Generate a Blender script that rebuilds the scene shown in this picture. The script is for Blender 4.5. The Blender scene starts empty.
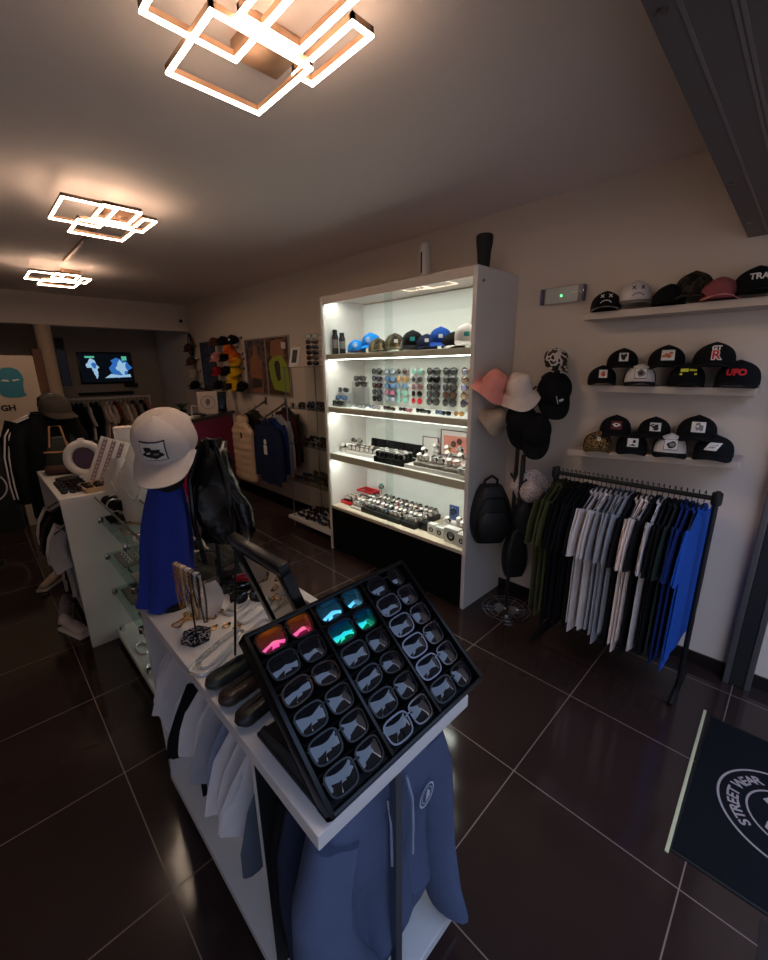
import bpy, bmesh, math, random
from math import sin, cos, pi, radians, sqrt, atan2, exp
from mathutils import Vector, Matrix, Euler
R_ = random.Random(7)
scene = bpy.context.scene
COL = scene.collection

# ------------------------------------------------------------------ camera
CAMZ = 1.694
YAW, PITCH, ROLL = 0.77801, -0.26450, -0.011542
fw = Vector((sin(YAW)*cos(PITCH), cos(YAW)*cos(PITCH), sin(PITCH)))
rt = Vector((cos(YAW), -sin(YAW), 0))
up = rt.cross(fw)
rt2 = rt*cos(ROLL) + up*sin(ROLL)
up2 = -rt*sin(ROLL) + up*cos(ROLL)
cd = bpy.data.cameras.new('camera')
cd.sensor_fit = 'HORIZONTAL'; cd.sensor_width = 36.0
cd.lens = 414.164/768*36.0
cd.clip_start = 0.02; cd.clip_end = 200
cam = bpy.data.objects.new('camera', cd); COL.objects.link(cam)
cam.matrix_world = Matrix((( rt2.x, up2.x, -fw.x, 0), (rt2.y, up2.y, -fw.y, 0), (rt2.z, up2.z, -fw.z, CAMZ), (0, 0, 0, 1)))
scene.camera = cam

# ------------------------------------------------------------------ world, exposure
W = bpy.data.worlds.new('world'); scene.world = W; W.use_nodes = True
nt = W.node_tree; nt.nodes.clear()
wo = nt.nodes.new('ShaderNodeOutputWorld'); bg = nt.nodes.new('ShaderNodeBackground')
tc = nt.nodes.new('ShaderNodeTexCoord'); sep = nt.nodes.new('ShaderNodeSeparateXYZ')
cr = nt.nodes.new('ShaderNodeValToRGB')
nt.links.new(tc.outputs['Generated'], sep.inputs[0]); nt.links.new(sep.outputs['Z'], cr.inputs[0])
cr.color_ramp.elements[0].position = 0.0; cr.color_ramp.elements[0].color = (1.0, 0.94, 0.90, 1)
cr.color_ramp.elements[1].position = 0.55; cr.color_ramp.elements[1].color = (0.40, 0.56, 0.92, 1)
nt.links.new(cr.outputs[0], bg.inputs[0]); nt.links.new(bg.outputs[0], wo.inputs[0])
WORLD_STRENGTH = 2.3
bg.inputs[1].default_value = WORLD_STRENGTH
LAMP_E, CAB_E, TV_E = 30.0, 12.5, 0.75
vs = scene.view_settings
vs.view_transform = 'Standard'; vs.look = 'None'; vs.exposure = 0.2; vs.gamma = 1.0; vs.use_curve_mapping = False

# ------------------------------------------------------------------ materials
def lin(c):
    return tuple(((x/255)/12.92 if x/255 <= 0.04045 else ((x/255+0.055)/1.055)**2.4) for x in c)
MATS = {}
def mat(name, col, rough=0.6, metal=0.0, var=0.12, scale=40.0, bump=0.0, bscale=None, coat=0.0, spec=0.5, emit=None, estr=0.0, ior=None, alpha=None):
    if name in MATS: return MATS[name]
    m = bpy.data.materials.new(name); m.use_nodes = True
    n = m.node_tree.nodes; l = m.node_tree.links
    b = n['Principled BSDF']
    c = lin(col)
    b.inputs['Roughness'].default_value = rough; b.inputs['Metallic'].default_value = metal
    b.inputs['Specular IOR Level'].default_value = spec
    b.inputs['Coat Weight'].default_value = coat; b.inputs['Coat Roughness'].default_value = 0.05
    if ior: b.inputs['IOR'].default_value = ior
    t = n.new('ShaderNodeTexCoord'); nz = n.new('ShaderNodeTexNoise')
    nz.inputs['Scale'].default_value = scale; nz.inputs['Detail'].default_value = 3
    l.new(t.outputs['Object'], nz.inputs['Vector'])
    mx = n.new('ShaderNodeMix'); mx.data_type = 'RGBA'
    mx.inputs[6].default_value = tuple(x*(1-var) for x in c)+(1,)
    mx.inputs[7].default_value = tuple(min(1, x*(1+var)) for x in c)+(1,)
    l.new(nz.outputs['Fac'], mx.inputs[0]); l.new(mx.outputs[2], b.inputs['Base Color'])
    if bump:
        bp = n.new('ShaderNodeBump'); bp.inputs['Strength'].default_value = bump; bp.inputs['Distance'].default_value = 0.004
        n2 = n.new('ShaderNodeTexNoise'); n2.inputs['Scale'].default_value = bscale or scale*3
        l.new(t.outputs['Object'], n2.inputs['Vector'])
        l.new(n2.outputs['Fac'], bp.inputs['Height']); l.new(bp.outputs[0], b.inputs['Normal'])
    if emit:
        b.inputs['Emission Color'].default_value = lin(emit)+(1,); b.inputs['Emission Strength'].default_value = estr
    MATS[name] = m
    return m
def fabric(name, col, bump=0.25, scale=18): return mat(name, col, rough=0.92, var=0.10, scale=scale, bump=bump, bscale=220, spec=0.2)
def patchy(name, cols, scale=22, rough=0.85):
    """blotchy camouflage or print"""
    if name in MATS: return MATS[name]
    m = mat(name, cols[0], rough=rough, spec=0.25)
    n = m.node_tree.nodes; l = m.node_tree.links; b = n['Principled BSDF']
    t = n.new('ShaderNodeTexCoord'); nz = n.new('ShaderNodeTexNoise'); nz.inputs['Scale'].default_value = scale; nz.inputs['Detail'].default_value = 1.5
    r = n.new('ShaderNodeValToRGB'); r.color_ramp.interpolation = 'CONSTANT'
    e = r.color_ramp.elements
    k = len(cols)
    e[0].position = 0; e[0].color = lin(cols[0])+(1,)
    e[1].position = 0.36+0.28/(k-1)*0.6 if k > 1 else 1; e[1].color = lin(cols[1])+(1,)
    for i in range(2, k):
        q = e.new(0.36+0.30*i/(k)); q.color = lin(cols[i])+(1,)
    l.new(t.outputs['Object'], nz.inputs['Vector']); l.new(nz.outputs['Fac'], r.inputs[0]); l.new(r.outputs[0], b.inputs['Base Color'])
    return m
def glassmat(name, tint=(0.93, 0.96, 0.95), refl=1.0):
    if name in MATS: return MATS[name]
    m = bpy.data.materials.new(name); m.use_nodes = True
    n = m.node_tree.nodes; l = m.node_tree.links; n.clear()
    o = n.new('ShaderNodeOutputMaterial'); mx = n.new('ShaderNodeMixShader')
    tr = n.new('ShaderNodeBsdfTransparent'); gl = n.new('ShaderNodeBsdfGlossy'); fr = n.new('ShaderNodeLayerWeight')
    tr.inputs[0].default_value = tint+(1,); gl.inputs['Roughness'].default_value = 0.02
    p5 = n.new('ShaderNodeMath'); p5.operation = 'POWER'; p5.inputs[1].default_value = 5.0
    ma = n.new('ShaderNodeMath'); ma.operation = 'MULTIPLY_ADD'; ma.inputs[1].default_value = 0.9; ma.inputs[2].default_value = 0.035
    l.new(fr.outputs['Facing'], p5.inputs[0]); l.new(p5.outputs[0], ma.inputs[0])
    l.new(ma.outputs[0], mx.inputs[0]); l.new(tr.outputs[0], mx.inputs[1]); l.new(gl.outputs[0], mx.inputs[2]); l.new(mx.outputs[0], o.inputs[0])
    MATS[name] = m
    return m
def emission(name, col, strength):
    if name in MATS: return MATS[name]
    m = bpy.data.materials.new(name); m.use_nodes = True
    n = m.node_tree.nodes; l = m.node_tree.links; n.clear()
    o = n.new('ShaderNodeOutputMaterial'); e = n.new('ShaderNodeEmission')
    e.inputs[0].default_value = tuple(col)+(1,); e.inputs[1].default_value = strength
    l.new(e.outputs[0], o.inputs[0]); MATS[name] = m
    return m

# ------------------------------------------------------------------ mesh builder
class MB:
    def __init__(s): s.v = []; s.f = []; s.mi = []; s.cur = 0
    def m(s, i): s.cur = i; return s
    def add(s, vs_, fs):
        o = len(s.v); s.v += [Vector(p) for p in vs_]
        for f in fs: s.f.append(tuple(i+o for i in f)); s.mi.append(s.cur)
        return s
    def box(s, lo, hi, b=0.0):
        lo, hi = [min(a, c) for a, c in zip(lo, hi)], [max(a, c) for a, c in zip(lo, hi)]
        if b <= 0:
            (x0, y0, z0), (x1, y1, z1) = lo, hi
            return s.add([(x0,y0,z0),(x1,y0,z0),(x1,y1,z0),(x0,y1,z0),(x0,y0,z1),(x1,y0,z1),(x1,y1,z1),(x0,y1,z1)],
                         [(0,3,2,1),(4,5,6,7),(0,1,5,4),(1,2,6,5),(2,3,7,6),(3,0,4,7)])
        bm = bmesh.new(); bmesh.ops.create_cube(bm, size=1)
        for q in bm.verts:
            q.co = Vector([(lo[i]+hi[i])/2+q.co[i]*(hi[i]-lo[i]) for i in range(3)])
        b = min(b, 0.49*min(hi[i]-lo[i] for i in range(3)))
        bmesh.ops.bevel(bm, geom=list(bm.edges), offset=b, segments=2, profile=0.5, affect='EDGES')
        bm.verts.index_update()
        s.add([q.co for q in bm.verts], [[q.index for q in f.verts] for f in bm.faces]); bm.free()
        return s
    def loft(s, rings, cap0=True, cap1=True, closed=True):
        n = len(rings[0]); vs_ = [p for r in rings for p in r]; fs = []
        for i in range(len(rings)-1):
            for j in range(n if closed else n-1):
                k = (j+1) % n
                fs.append((i*n+j, i*n+k, (i+1)*n+k, (i+1)*n+j))
        if cap0 and closed: fs.append(tuple(reversed(range(n))))
        if cap1 and closed: fs.append(tuple(range((len(rings)-1)*n, len(rings)*n)))
        return s.add(vs_, fs)
    def tube(s, pts, r=0.005, n=8, closed=False):
        pts = [Vector(p) for p in pts]; N = len(pts); rings = []
        prev = None
        for i, p in enumerate(pts):
            if closed: t = pts[(i+1) % N]-pts[i-1]
            else: t = pts[min(i+1, N-1)]-pts[max(i-1, 0)]
            if t.length < 1e-9: t = Vector((0, 0, 1))
            t.normalize()
            a = prev if prev is not None else (Vector((0, 0, 1)) if abs(t.z) < 0.9 else Vector((1, 0, 0)))
            a = a - t*a.dot(t)
            if a.length < 1e-6: a = t.orthogonal()
            a.normalize(); prev = a; b = t.cross(a)
            rr = r[i] if isinstance(r, (list, tuple)) else r
            rings.append([p+(a*cos(2*pi*k/n)+b*sin(2*pi*k/n))*rr for k in range(n)])
        if closed: rings.append(rings[0])
        return s.loft(rings, not closed, not closed)
    def lathe(s, prof, n=24, c=(0, 0, 0), cap=True):
        rings = [[(c[0]+r*cos(2*pi*k/n), c[1]+r*sin(2*pi*k/n), c[2]+z) for k in range(n)] for r, z in prof]
        return s.loft(rings, cap, cap)
    def grid(s, fn, nu, nv, wu=False):
        vs_ = [fn(i/(nu if wu else nu-1), j/(nv-1)) for j in range(nv) for i in range(nu)]
        fs = []
        for j in range(nv-1):
            for i in range(nu if wu else nu-1):
                k = (i+1) % nu
                fs.append((j*nu+i, j*nu+k, (j+1)*nu+k, (j+1)*nu+i))
        return s.add(vs_, fs)
    def slab(s, fn, nu, nv, off):
        """grid fn with a second layer shifted by off(u,v) -> closed sheet"""
        A = [Vector(fn(i/(nu-1), j/(nv-1))) for j in range(nv) for i in range(nu)]
        B = [a+Vector(off) for a in A]; n = nu*nv; fs = []
        for j in range(nv-1):
            for i in range(nu-1):
                q = (j*nu+i, j*nu+i+1, (j+1)*nu+i+1, (j+1)*nu+i)
                fs.append(q); fs.append(tuple(x+n for x in reversed(q)))
        edge = [i for i in range(nu)]+[j*nu+nu-1 for j in range(1, nv)]+[(nv-1)*nu+i for i in range(nu-2, -1, -1)]+[j*nu for j in range(nv-2, 0, -1)]
        for a, b in zip(edge, edge[1:]+edge[:1]): fs.append((b, a, a+n, b+n))
        return s.add(A+B, fs)
    def prism(s, poly, z0, z1, M=None):
        n = len(poly); f = lambda p, z: (M @ Vector((p[0], p[1], z))) if M else Vector((p[0], p[1], z))
        return s.add([f(p, z0) for p in poly]+[f(p, z1) for p in poly],
                     [tuple(reversed(range(n))), tuple(range(n, 2*n))]+[(i, (i+1) % n, n+(i+1) % n, n+i) for i in range(n)])
    def ball(s, c, r, n=14, m=9):
        c = Vector(c); rr = r if isinstance(r, (tuple, list)) else (r, r, r)
        rings = [[c+Vector((rr[0]*sin(pi*j/m)*cos(2*pi*k/n), rr[1]*sin(pi*j/m)*sin(2*pi*k/n), -rr[2]*cos(pi*j/m))) for k in range(n)] for j in range(1, m)]
        return s.loft(rings)
    def xf(s, M, i0=0):
        for i in range(i0, len(s.v)): s.v[i] = M @ s.v[i]
        return s
    def mesh(s, name, mats, smooth=True, angle=40):
        me = bpy.data.meshes.new(name)
        me.from_pydata([tuple(p) for p in s.v], [], s.f)
        for m_ in (mats if isinstance(mats, (list, tuple)) else [mats]): me.materials.append(m_)
        if any(s.mi): me.polygons.foreach_set('material_index', s.mi)
        bm = bmesh.new(); bm.from_mesh(me); bmesh.ops.recalc_face_normals(bm, faces=bm.faces); bm.to_mesh(me); bm.free()
        if smooth:
            me.polygons.foreach_set('use_smooth', [True]*len(me.polygons))
            me.set_sharp_from_angle(angle=radians(angle))
        me.update()
        return me

def T(x, y, z): return Matrix.Translation((x, y, z))
def RX(a): return Matrix.Rotation(radians(a), 4, 'X')
def RY(a): return Matrix.Rotation(radians(a), 4, 'Y')
def RZ(a): return Matrix.Rotation(radians(a), 4, 'Z')
def SC(a): return Matrix.Diagonal((a, a, a, 1)) if not isinstance(a, tuple) else Matrix.Diagonal(a+(1,))

def tag(o, label=None, cat=None, group=None, kind=None):
    if label: o['label'] = label
    if cat: o['category'] = cat
    if group: o['group'] = group
    if kind: o['kind'] = kind
    return o
def obj(name, mb, m, parent=None, label=None, smooth=True, M=None):
    me = mb if isinstance(mb, bpy.types.Mesh) else mb.mesh(name, m, smooth)
    o = bpy.data.objects.new(name, me); COL.objects.link(o)
    if parent: o.parent = parent
    if M is not None: o.matrix_local = M
    if label: o['label'] = label
    return o
def struct(name, mb, m, parent=None, smooth=False):
    o = obj(name, mb, m, parent, smooth=smooth)
    if not parent: o['kind'] = 'structure'
    return o
def thing(name, label, cat, M=None, group=None):
    o = bpy.data.objects.new(name, None); COL.objects.link(o); o.empty_display_size = 0.05
    if M is not None: o.matrix_world = M
    return tag(o, label, cat, group)
def solo(name, mb, m, label, cat, group=None, M=None, smooth=True):
    return tag(obj(name, mb, m, None, None, smooth, M), label, cat, group)

class P:
    """a part of a template: its mesh, material keys and own sub-parts"""
    def __init__(s, name, mesh, keys=(), M=None, label=None, kids=()):
        s.name, s.mesh, s.keys, s.M, s.label, s.kids = name, mesh, keys, M, label, list(kids)
def inst(parts, name, M, label, cat, group=None, mats={}, skip=()):
    """one more individual of a template: an Empty (or the mesh itself when there is a single part) and its parts"""
    def put(o, p):
        for i, k in enumerate(p.keys):
            if k in mats:
                o.material_slots[i].link = 'OBJECT'; o.material_slots[i].material = mats[k]
        if p.label: o['label'] = p.label
    if len(parts) == 1 and not parts[0].kids:
        o = bpy.data.objects.new(name, parts[0].mesh); COL.objects.link(o); put(o, parts[0]); o.matrix_world = M
        return tag(o, label, cat, group)
    r = thing(name, label, cat, M, group)
    def rec(ps, par):
        for p in ps:
            if p.name in skip: continue
            o = bpy.data.objects.new(p.name, p.mesh); COL.objects.link(o); o.parent = par
            if p.M is not None: o.matrix_local = p.M
            put(o, p); rec(p.kids, o)
    rec(parts, r)
    return r

_txt = {}
def text2d(s, size, bold=0.0):
    """flat triangles of lettering, centred on the origin: (verts, faces)"""
    k = (s, size, bold)
    if k in _txt: return _txt[k]
    cu = bpy.data.curves.new('lettering', 'FONT'); cu.body = s; cu.size = size; cu.align_x = 'CENTER'; cu.align_y = 'CENTER'; cu.offset = bold
    cu.resolution_u = 3
    o = bpy.data.objects.new('lettering', cu); COL.objects.link(o)
    dg = bpy.context.evaluated_depsgraph_get()
    me = bpy.data.meshes.new_from_object(o.evaluated_get(dg))
    v = [(q.co.x, q.co.y) for q in me.vertices]; f = [tuple(p.vertices) for p in me.polygons]
    bpy.data.objects.remove(o); bpy.data.curves.remove(cu); bpy.data.meshes.remove(me)
    _txt[k] = (v, f)
    return v, f
def ring2d(r, w, n=40, a0=0, a1=2*pi):
    full = abs(a1-a0-2*pi) < 1e-6
    k = n if full else n+1
    v = []
    for i in range(k):
        a = a0+(a1-a0)*i/n; v += [((r-w)*cos(a), (r-w)*sin(a)), ((r+w)*cos(a), (r+w)*sin(a))]
    f = []
    for i in range(n):
        j = (i+1) % k; f.append((2*i, 2*i+1, 2*j+1, 2*j))
    return v, f
def rect2d(x0, y0, x1, y1): return [(x0, y0), (x1, y0), (x1, y1), (x0, y1)], [(0, 1, 2, 3)]
def line2d(a, b, w):
    d = Vector((b[0]-a[0], b[1]-a[1])).normalized(); n = Vector((-d.y, d.x))*w
    return [(a[0]-n.x, a[1]-n.y), (b[0]-n.x, b[1]-n.y), (b[0]+n.x, b[1]+n.y), (a[0]+n.x, a[1]+n.y)], [(0, 1, 2, 3)]
def poly2d(p): return list(p), [tuple(range(len(p)))]
def move2d(vf, dx=0, dy=0, s=1.0, rot=0.0):
    c, q = cos(rot), sin(rot)
    return [(s*(x*c-y*q)+dx, s*(x*q+y*c)+dy) for x, y in vf[0]], vf[1]
# ------------------------------------------------------------------ palette
white = mat('white_lacquer', (214, 206, 200), rough=0.35, var=0.02)
white_edge = mat('white_edge_band', (206, 190, 176), rough=0.5, var=0.04)
wall_m = mat('wall_paint', (210, 192, 178), rough=0.9, var=0.03, scale=3, bump=0.06, bscale=90)
ceil_m = mat('ceiling_paint', (230, 212, 202), rough=0.92, var=0.02, scale=2)
recess_m = mat('grey_wall_paint', (176, 162, 150), rough=0.92, var=0.04, scale=3)
black_gloss = mat('black_plastic', (11, 10, 11), rough=0.32, var=0.05, spec=0.32)
black_matt = mat('black_matt', (16, 15, 16), rough=0.7, var=0.1)
black_velvet = mat('black_velvet', (7, 6, 7), rough=0.95, var=0.15, bump=0.15, bscale=300, spec=0.15)
steel = mat('brushed_steel', (150, 146, 142), rough=0.28, metal=1.0, var=0.05)
chrome = mat('chrome', (210, 208, 205), rough=0.08, metal=1.0, var=0.01)
silver = mat('silver', (222, 216, 208), rough=0.38, metal=1.0, var=0.08, scale=300)
gold = mat('gold', (206, 156, 84), rough=0.25, metal=1.0, var=0.08, scale=300)
glass = glassmat('clear_glass')
acrylic = glassmat('clear_acrylic', (0.90, 0.91, 0.92))
dark_metal = mat('dark_metal', (24, 22, 22), rough=0.45, metal=0.3, var=0.1)
f_black = fabric('black_cotton', (17, 16, 18)); f_white = fabric('white_cotton', (214, 202, 196)); f_grey = fabric('grey_cotton', (156, 152, 154))
f_olive = fabric('olive_cotton', (72, 70, 38)); f_royal = fabric('royal_blue_cotton', (26, 74, 160)); f_navy = fabric('navy_cotton', (24, 34, 62))
f_blue2 = fabric('deep_blue_cotton', (22, 42, 96)); f_green = fabric('dark_green_cotton', (36, 46, 42)); f_hood = fabric('slate_blue_fleece', (80, 88, 112))
f_hood2 = fabric('dark_slate_fleece', (38, 42, 58)); f_cloth = fabric('cobalt_cloth', (46, 64, 156)); f_lblue = fabric('pale_blue_cotton', (140, 146, 164))
f_pink = fabric('salmon_cotton', (232, 148, 138)); f_cream = fabric('cream_cotton', (226, 204, 190)); f_beige = fabric('beige_cotton', (180, 160, 142))
f_red = fabric('red_cotton', (150, 26, 34)); f_brown = fabric('brown_cotton', (84, 52, 38)); f_orange = fabric('orange_cotton', (214, 98, 28))
f_yellow = fabric('yellow_cotton', (218, 170, 32)); f_sky = fabric('bright_blue_cotton', (24, 130, 214)); f_maroon = fabric('maroon_cotton', (74, 34, 40))
f_rust = fabric('rust_cotton', (142, 60, 36)); f_charcoal = fabric('charcoal_cotton', (52, 46, 40)); f_blush = fabric('blush_pink_cotton', (206, 132, 128))
camo = patchy('camouflage_cotton', [(30, 28, 24), (92, 78, 58), (58, 52, 40), (150, 132, 104)], 26)
camo_dark = patchy('dark_camouflage', [(18, 16, 15), (58, 48, 38), (30, 26, 22)], 26)
floral = patchy('floral_cotton', [(206, 190, 186), (214, 200, 194), (120, 88, 92), (190, 172, 168)], 90)
paisley = patchy('gold_paisley', [(20, 17, 16), (30, 25, 22), (176, 140, 84), (120, 90, 58)], 110)
mesh_white = mat('white_mesh', (206, 190, 182), rough=0.9, var=0.22, scale=420, bump=0.5, bscale=420)
emb_white = mat('white_embroidery', (222, 214, 206), rough=0.8, var=0.08, scale=200)
emb_black = mat('black_embroidery', (20, 18, 18), rough=0.8)
emb_red = mat('red_embroidery', (200, 30, 42), rough=0.8); emb_yel = mat('yellow_embroidery', (206, 206, 50), rough=0.8)
emb_org = mat('orange_embroidery', (190, 98, 42), rough=0.8); emb_grey = mat('grey_embroidery', (126, 118, 114), rough=0.8); emb_teal = mat('teal_embroidery', (32, 140, 140), rough=0.8)
emb_wine = mat('wine_embroidery', (96, 26, 32), rough=0.8)
def lensmat(name, col, metal=0.0, rough=0.03): return mat(name, col, rough=rough, metal=metal, var=0.03, spec=0.7, ior=1.5)
lens_dark = lensmat('dark_lens', (10, 10, 13)); lens_smoke = lensmat('smoke_lens', (60, 58, 58)); lens_brown = lensmat('brown_lens', (70, 44, 30))
def fademat(name, a, b, metal=0.0):
    m = mat(name, a, rough=0.06, metal=metal, spec=0.8, ior=1.7); n = m.node_tree.nodes; l = m.node_tree.links
    t = n.new('ShaderNodeTexCoord'); s_ = n.new('ShaderNodeSeparateXYZ'); r = n.new('ShaderNodeValToRGB')
    mr = n.new('ShaderNodeMapRange'); mr.inputs[1].default_value = 0.0; mr.inputs[2].default_value = 0.045
    r.color_ramp.elements[0].color = lin(b)+(1,); r.color_ramp.elements[1].color = lin(a)+(1,)
    l.new(t.outputs['Object'], s_.inputs[0]); l.new(s_.outputs['Z'], mr.inputs[0]); l.new(mr.outputs[0], r.inputs[0])
    l.new(r.outputs[0], n['Principled BSDF'].inputs['Base Color']); return m
lens_fire = fademat('fire_mirror_lens', (255, 150, 20), (255, 20, 130), 0.85)
lens_green = fademat('green_mirror_lens', (0, 120, 220), (30, 230, 120), 0.85)
lens_ice = fademat('ice_mirror_lens', (20, 130, 190), (120, 220, 240), 0.85)
lens_gold = lensmat('amber_lens', (196, 140, 70)); lens_red = lensmat('red_lens', (196, 24, 40)); lens_blue = lensmat('pale_blue_lens', (104, 136, 176)); lens_mint = lensmat('mint_lens', (130, 196, 180))
lens_viol = fademat('violet_fade_lens', (66, 70, 130), (170, 160, 190)); lens_brfade = fademat('brown_fade_lens', (62, 44, 34), (176, 140, 116)); lens_pink = lensmat('pink_lens', (196, 110, 130)); lens_clear = lensmat('pale_lens', (186, 190, 192)); lens_plum = lensmat('plum_lens', (62, 26, 36))
fr_tort = patchy('tortoiseshell', [(36, 20, 12), (70, 40, 20), (22, 12, 8)], 160, 0.3)
fr_white = mat('white_acetate', (206, 198, 194), rough=0.3); fr_blue = mat('blue_acetate', (54, 74, 120), rough=0.3); fr_pink = mat('pink_acetate', (196, 120, 130), rough=0.3); fr_clear = mat('crystal_acetate', (168, 170, 168), rough=0.2)

# ------------------------------------------------------------------ cap
CRX, CRY, CH = 0.085, 0.096, 0.108
def crown(a, v, off=0.0):
    k = max(0.0, 1-v**3.3)**.58
    s_ = 1-0.012*exp(-((((a+pi/6) % (pi/3))-pi/6)/0.07)**2)
    z = CH*v*(1+0.07*cos(a))
    n = Vector((sin(a)*cos(v*1.2), -cos(a)*cos(v*1.2), sin(v*1.2)))
    return Vector((CRX*k*s_*sin(a), -CRY*k*s_*cos(a), 0.010+z)) + n*off
def on_crown(vf, off=0.004, z0=0.062):
    """lay flat lettering or a patch on the front of the crown"""
    pts = []
    for x, y in vf[0]:
        v = max(0.02, min(0.98, (z0+y)/(CH*1.07)))
        k = max(0.05, 1-v**3.3)**.58
        pts.append(crown(x/(CRX*k), v, off))
    return pts, vf[1]
def subdiv_rect(x0, y0, x1, y1, n=8, m=6, sk=0.0):
    v = [(x0+(x1-x0)*i/n+sk*((j/m)-.5), y0+(y1-y0)*j/m) for j in range(m+1) for i in range(n+1)]
    f = [(j*(n+1)+i, j*(n+1)+i+1, (j+1)*(n+1)+i+1, (j+1)*(n+1)+i) for j in range(m) for i in range(n)]
    return v, f
def cap_meshes(flat=False):
    NA, NV = 60, 13
    c = MB(); vs_ = []
    fr = [sin(pi/2*j/(NV-1)) for j in range(NV-1)]+[0.999]
    rings = [[crown(2*pi*i/NA, v) for i in range(NA)] for v in fr]
    n0 = len(c.f); c.loft(rings)
    for q in range(n0, len(c.f)):
        f = c.f[q]; ctr = sum((c.v[i] for i in f), Vector())/len(f)
        a = atan2(ctr.x, -ctr.y)
        c.mi[q] = 0 if abs(a) < pi/3*1.02 else 1
    b = MB()
    def br(u, w):
        s_ = 2*u-1; a = s_*radians(74)
        x0, y0 = CRX*0.99*sin(a), -CRY*0.99*cos(a)
        L = 0.078*sqrt(max(0, 1-abs(s_)**2.6))
        z = 0.014-(0.0 if flat else 0.030)*w*abs(s_)**1.8-0.006*w*(L/0.078)+(0.008 if not flat else 0)*(1-abs(s_)**2)
        return (x0*(1+0.04*w), y0-L*w, max(z, 0.0))
    b.slab(br, 25, 6, (0, 0, 0.0035))
    btn = MB().ball((0, 0, 0.010+CH*1.0), (0.008, 0.008, 0.005), 10, 5)
    strap = MB()
    strap.tube([(CRX*0.93*sin(a), CRY*0.93*abs(cos(a))+0.008, 0.022+0.02*cos(a/2)) for a in [(-0.9+1.8*i/10) for i in range(11)]], 0.007, 6)
    return c, b, btn, strap
def cap_tpl(emblem=None, flat=False):
    c, b, btn, strap = cap_meshes(flat)
    ps = [P('crown', c.mesh('crown', [f_black, f_black]), ('front', 'crown')), P('brim', b.mesh('brim', [f_black]), ('brim',)),
          P('top_button', btn.mesh('top_button', [f_black]), ('crown',)), P('back_strap', strap.mesh('back_strap', [f_black]), ('brim',))]
    if emblem: ps.append(P('emblem', emblem.mesh('emblem', EM, angle=80), tuple(EMK)))
    return ps
EM = [emb_white, emb_black, emb_red, emb_org, emb_grey, emb_yel, emb_teal, emb_wine, gold]
EMK = ['e%d' % i for i in range(9)]
def patch(w=0.05, h=0.048, base=0, border=None, blobs=(), sk=0.0, z0=0.058):
    e = MB()
    if border is not None:
        e.m(border).add(*on_crown(subdiv_rect(-w/2-.003, -h/2-.003, w/2+.003, h/2+.003, sk=sk), 0.003, z0))
    e.m(base).add(*on_crown(subdiv_rect(-w/2, -h/2, w/2, h/2, sk=sk), 0.005, z0))
    for col, pts in blobs:
        e.m(col).add(*on_crown(poly2d(pts), 0.0068, z0))
    return e
def blob(cx, cy, rx, ry, seed, n=14, k=0.3):
    q = random.Random(seed)
    return [(cx+rx*cos(2*pi*i/n)*(1+k*(q.random()-.5)*2), cy+ry*sin(2*pi*i/n)*(1+k*(q.random()-.5)*2)) for i in range(n)]
def emb(parts, z0=0.062, off=0.005):
    e = MB()
    for col, vf in parts: e.m(col).add(*on_crown(vf, off, z0))
    return e
def cross2d(cx, cy, r, w): return [line2d((cx-r, cy-r), (cx+r, cy+r), w), line2d((cx-r, cy+r), (cx+r, cy-r), w)]
def frown2d(cx, cy, r, w, a0=0.25*pi, a1=0.75*pi): return move2d(ring2d(r, w, 10, a0, a1), cx, cy)
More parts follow.
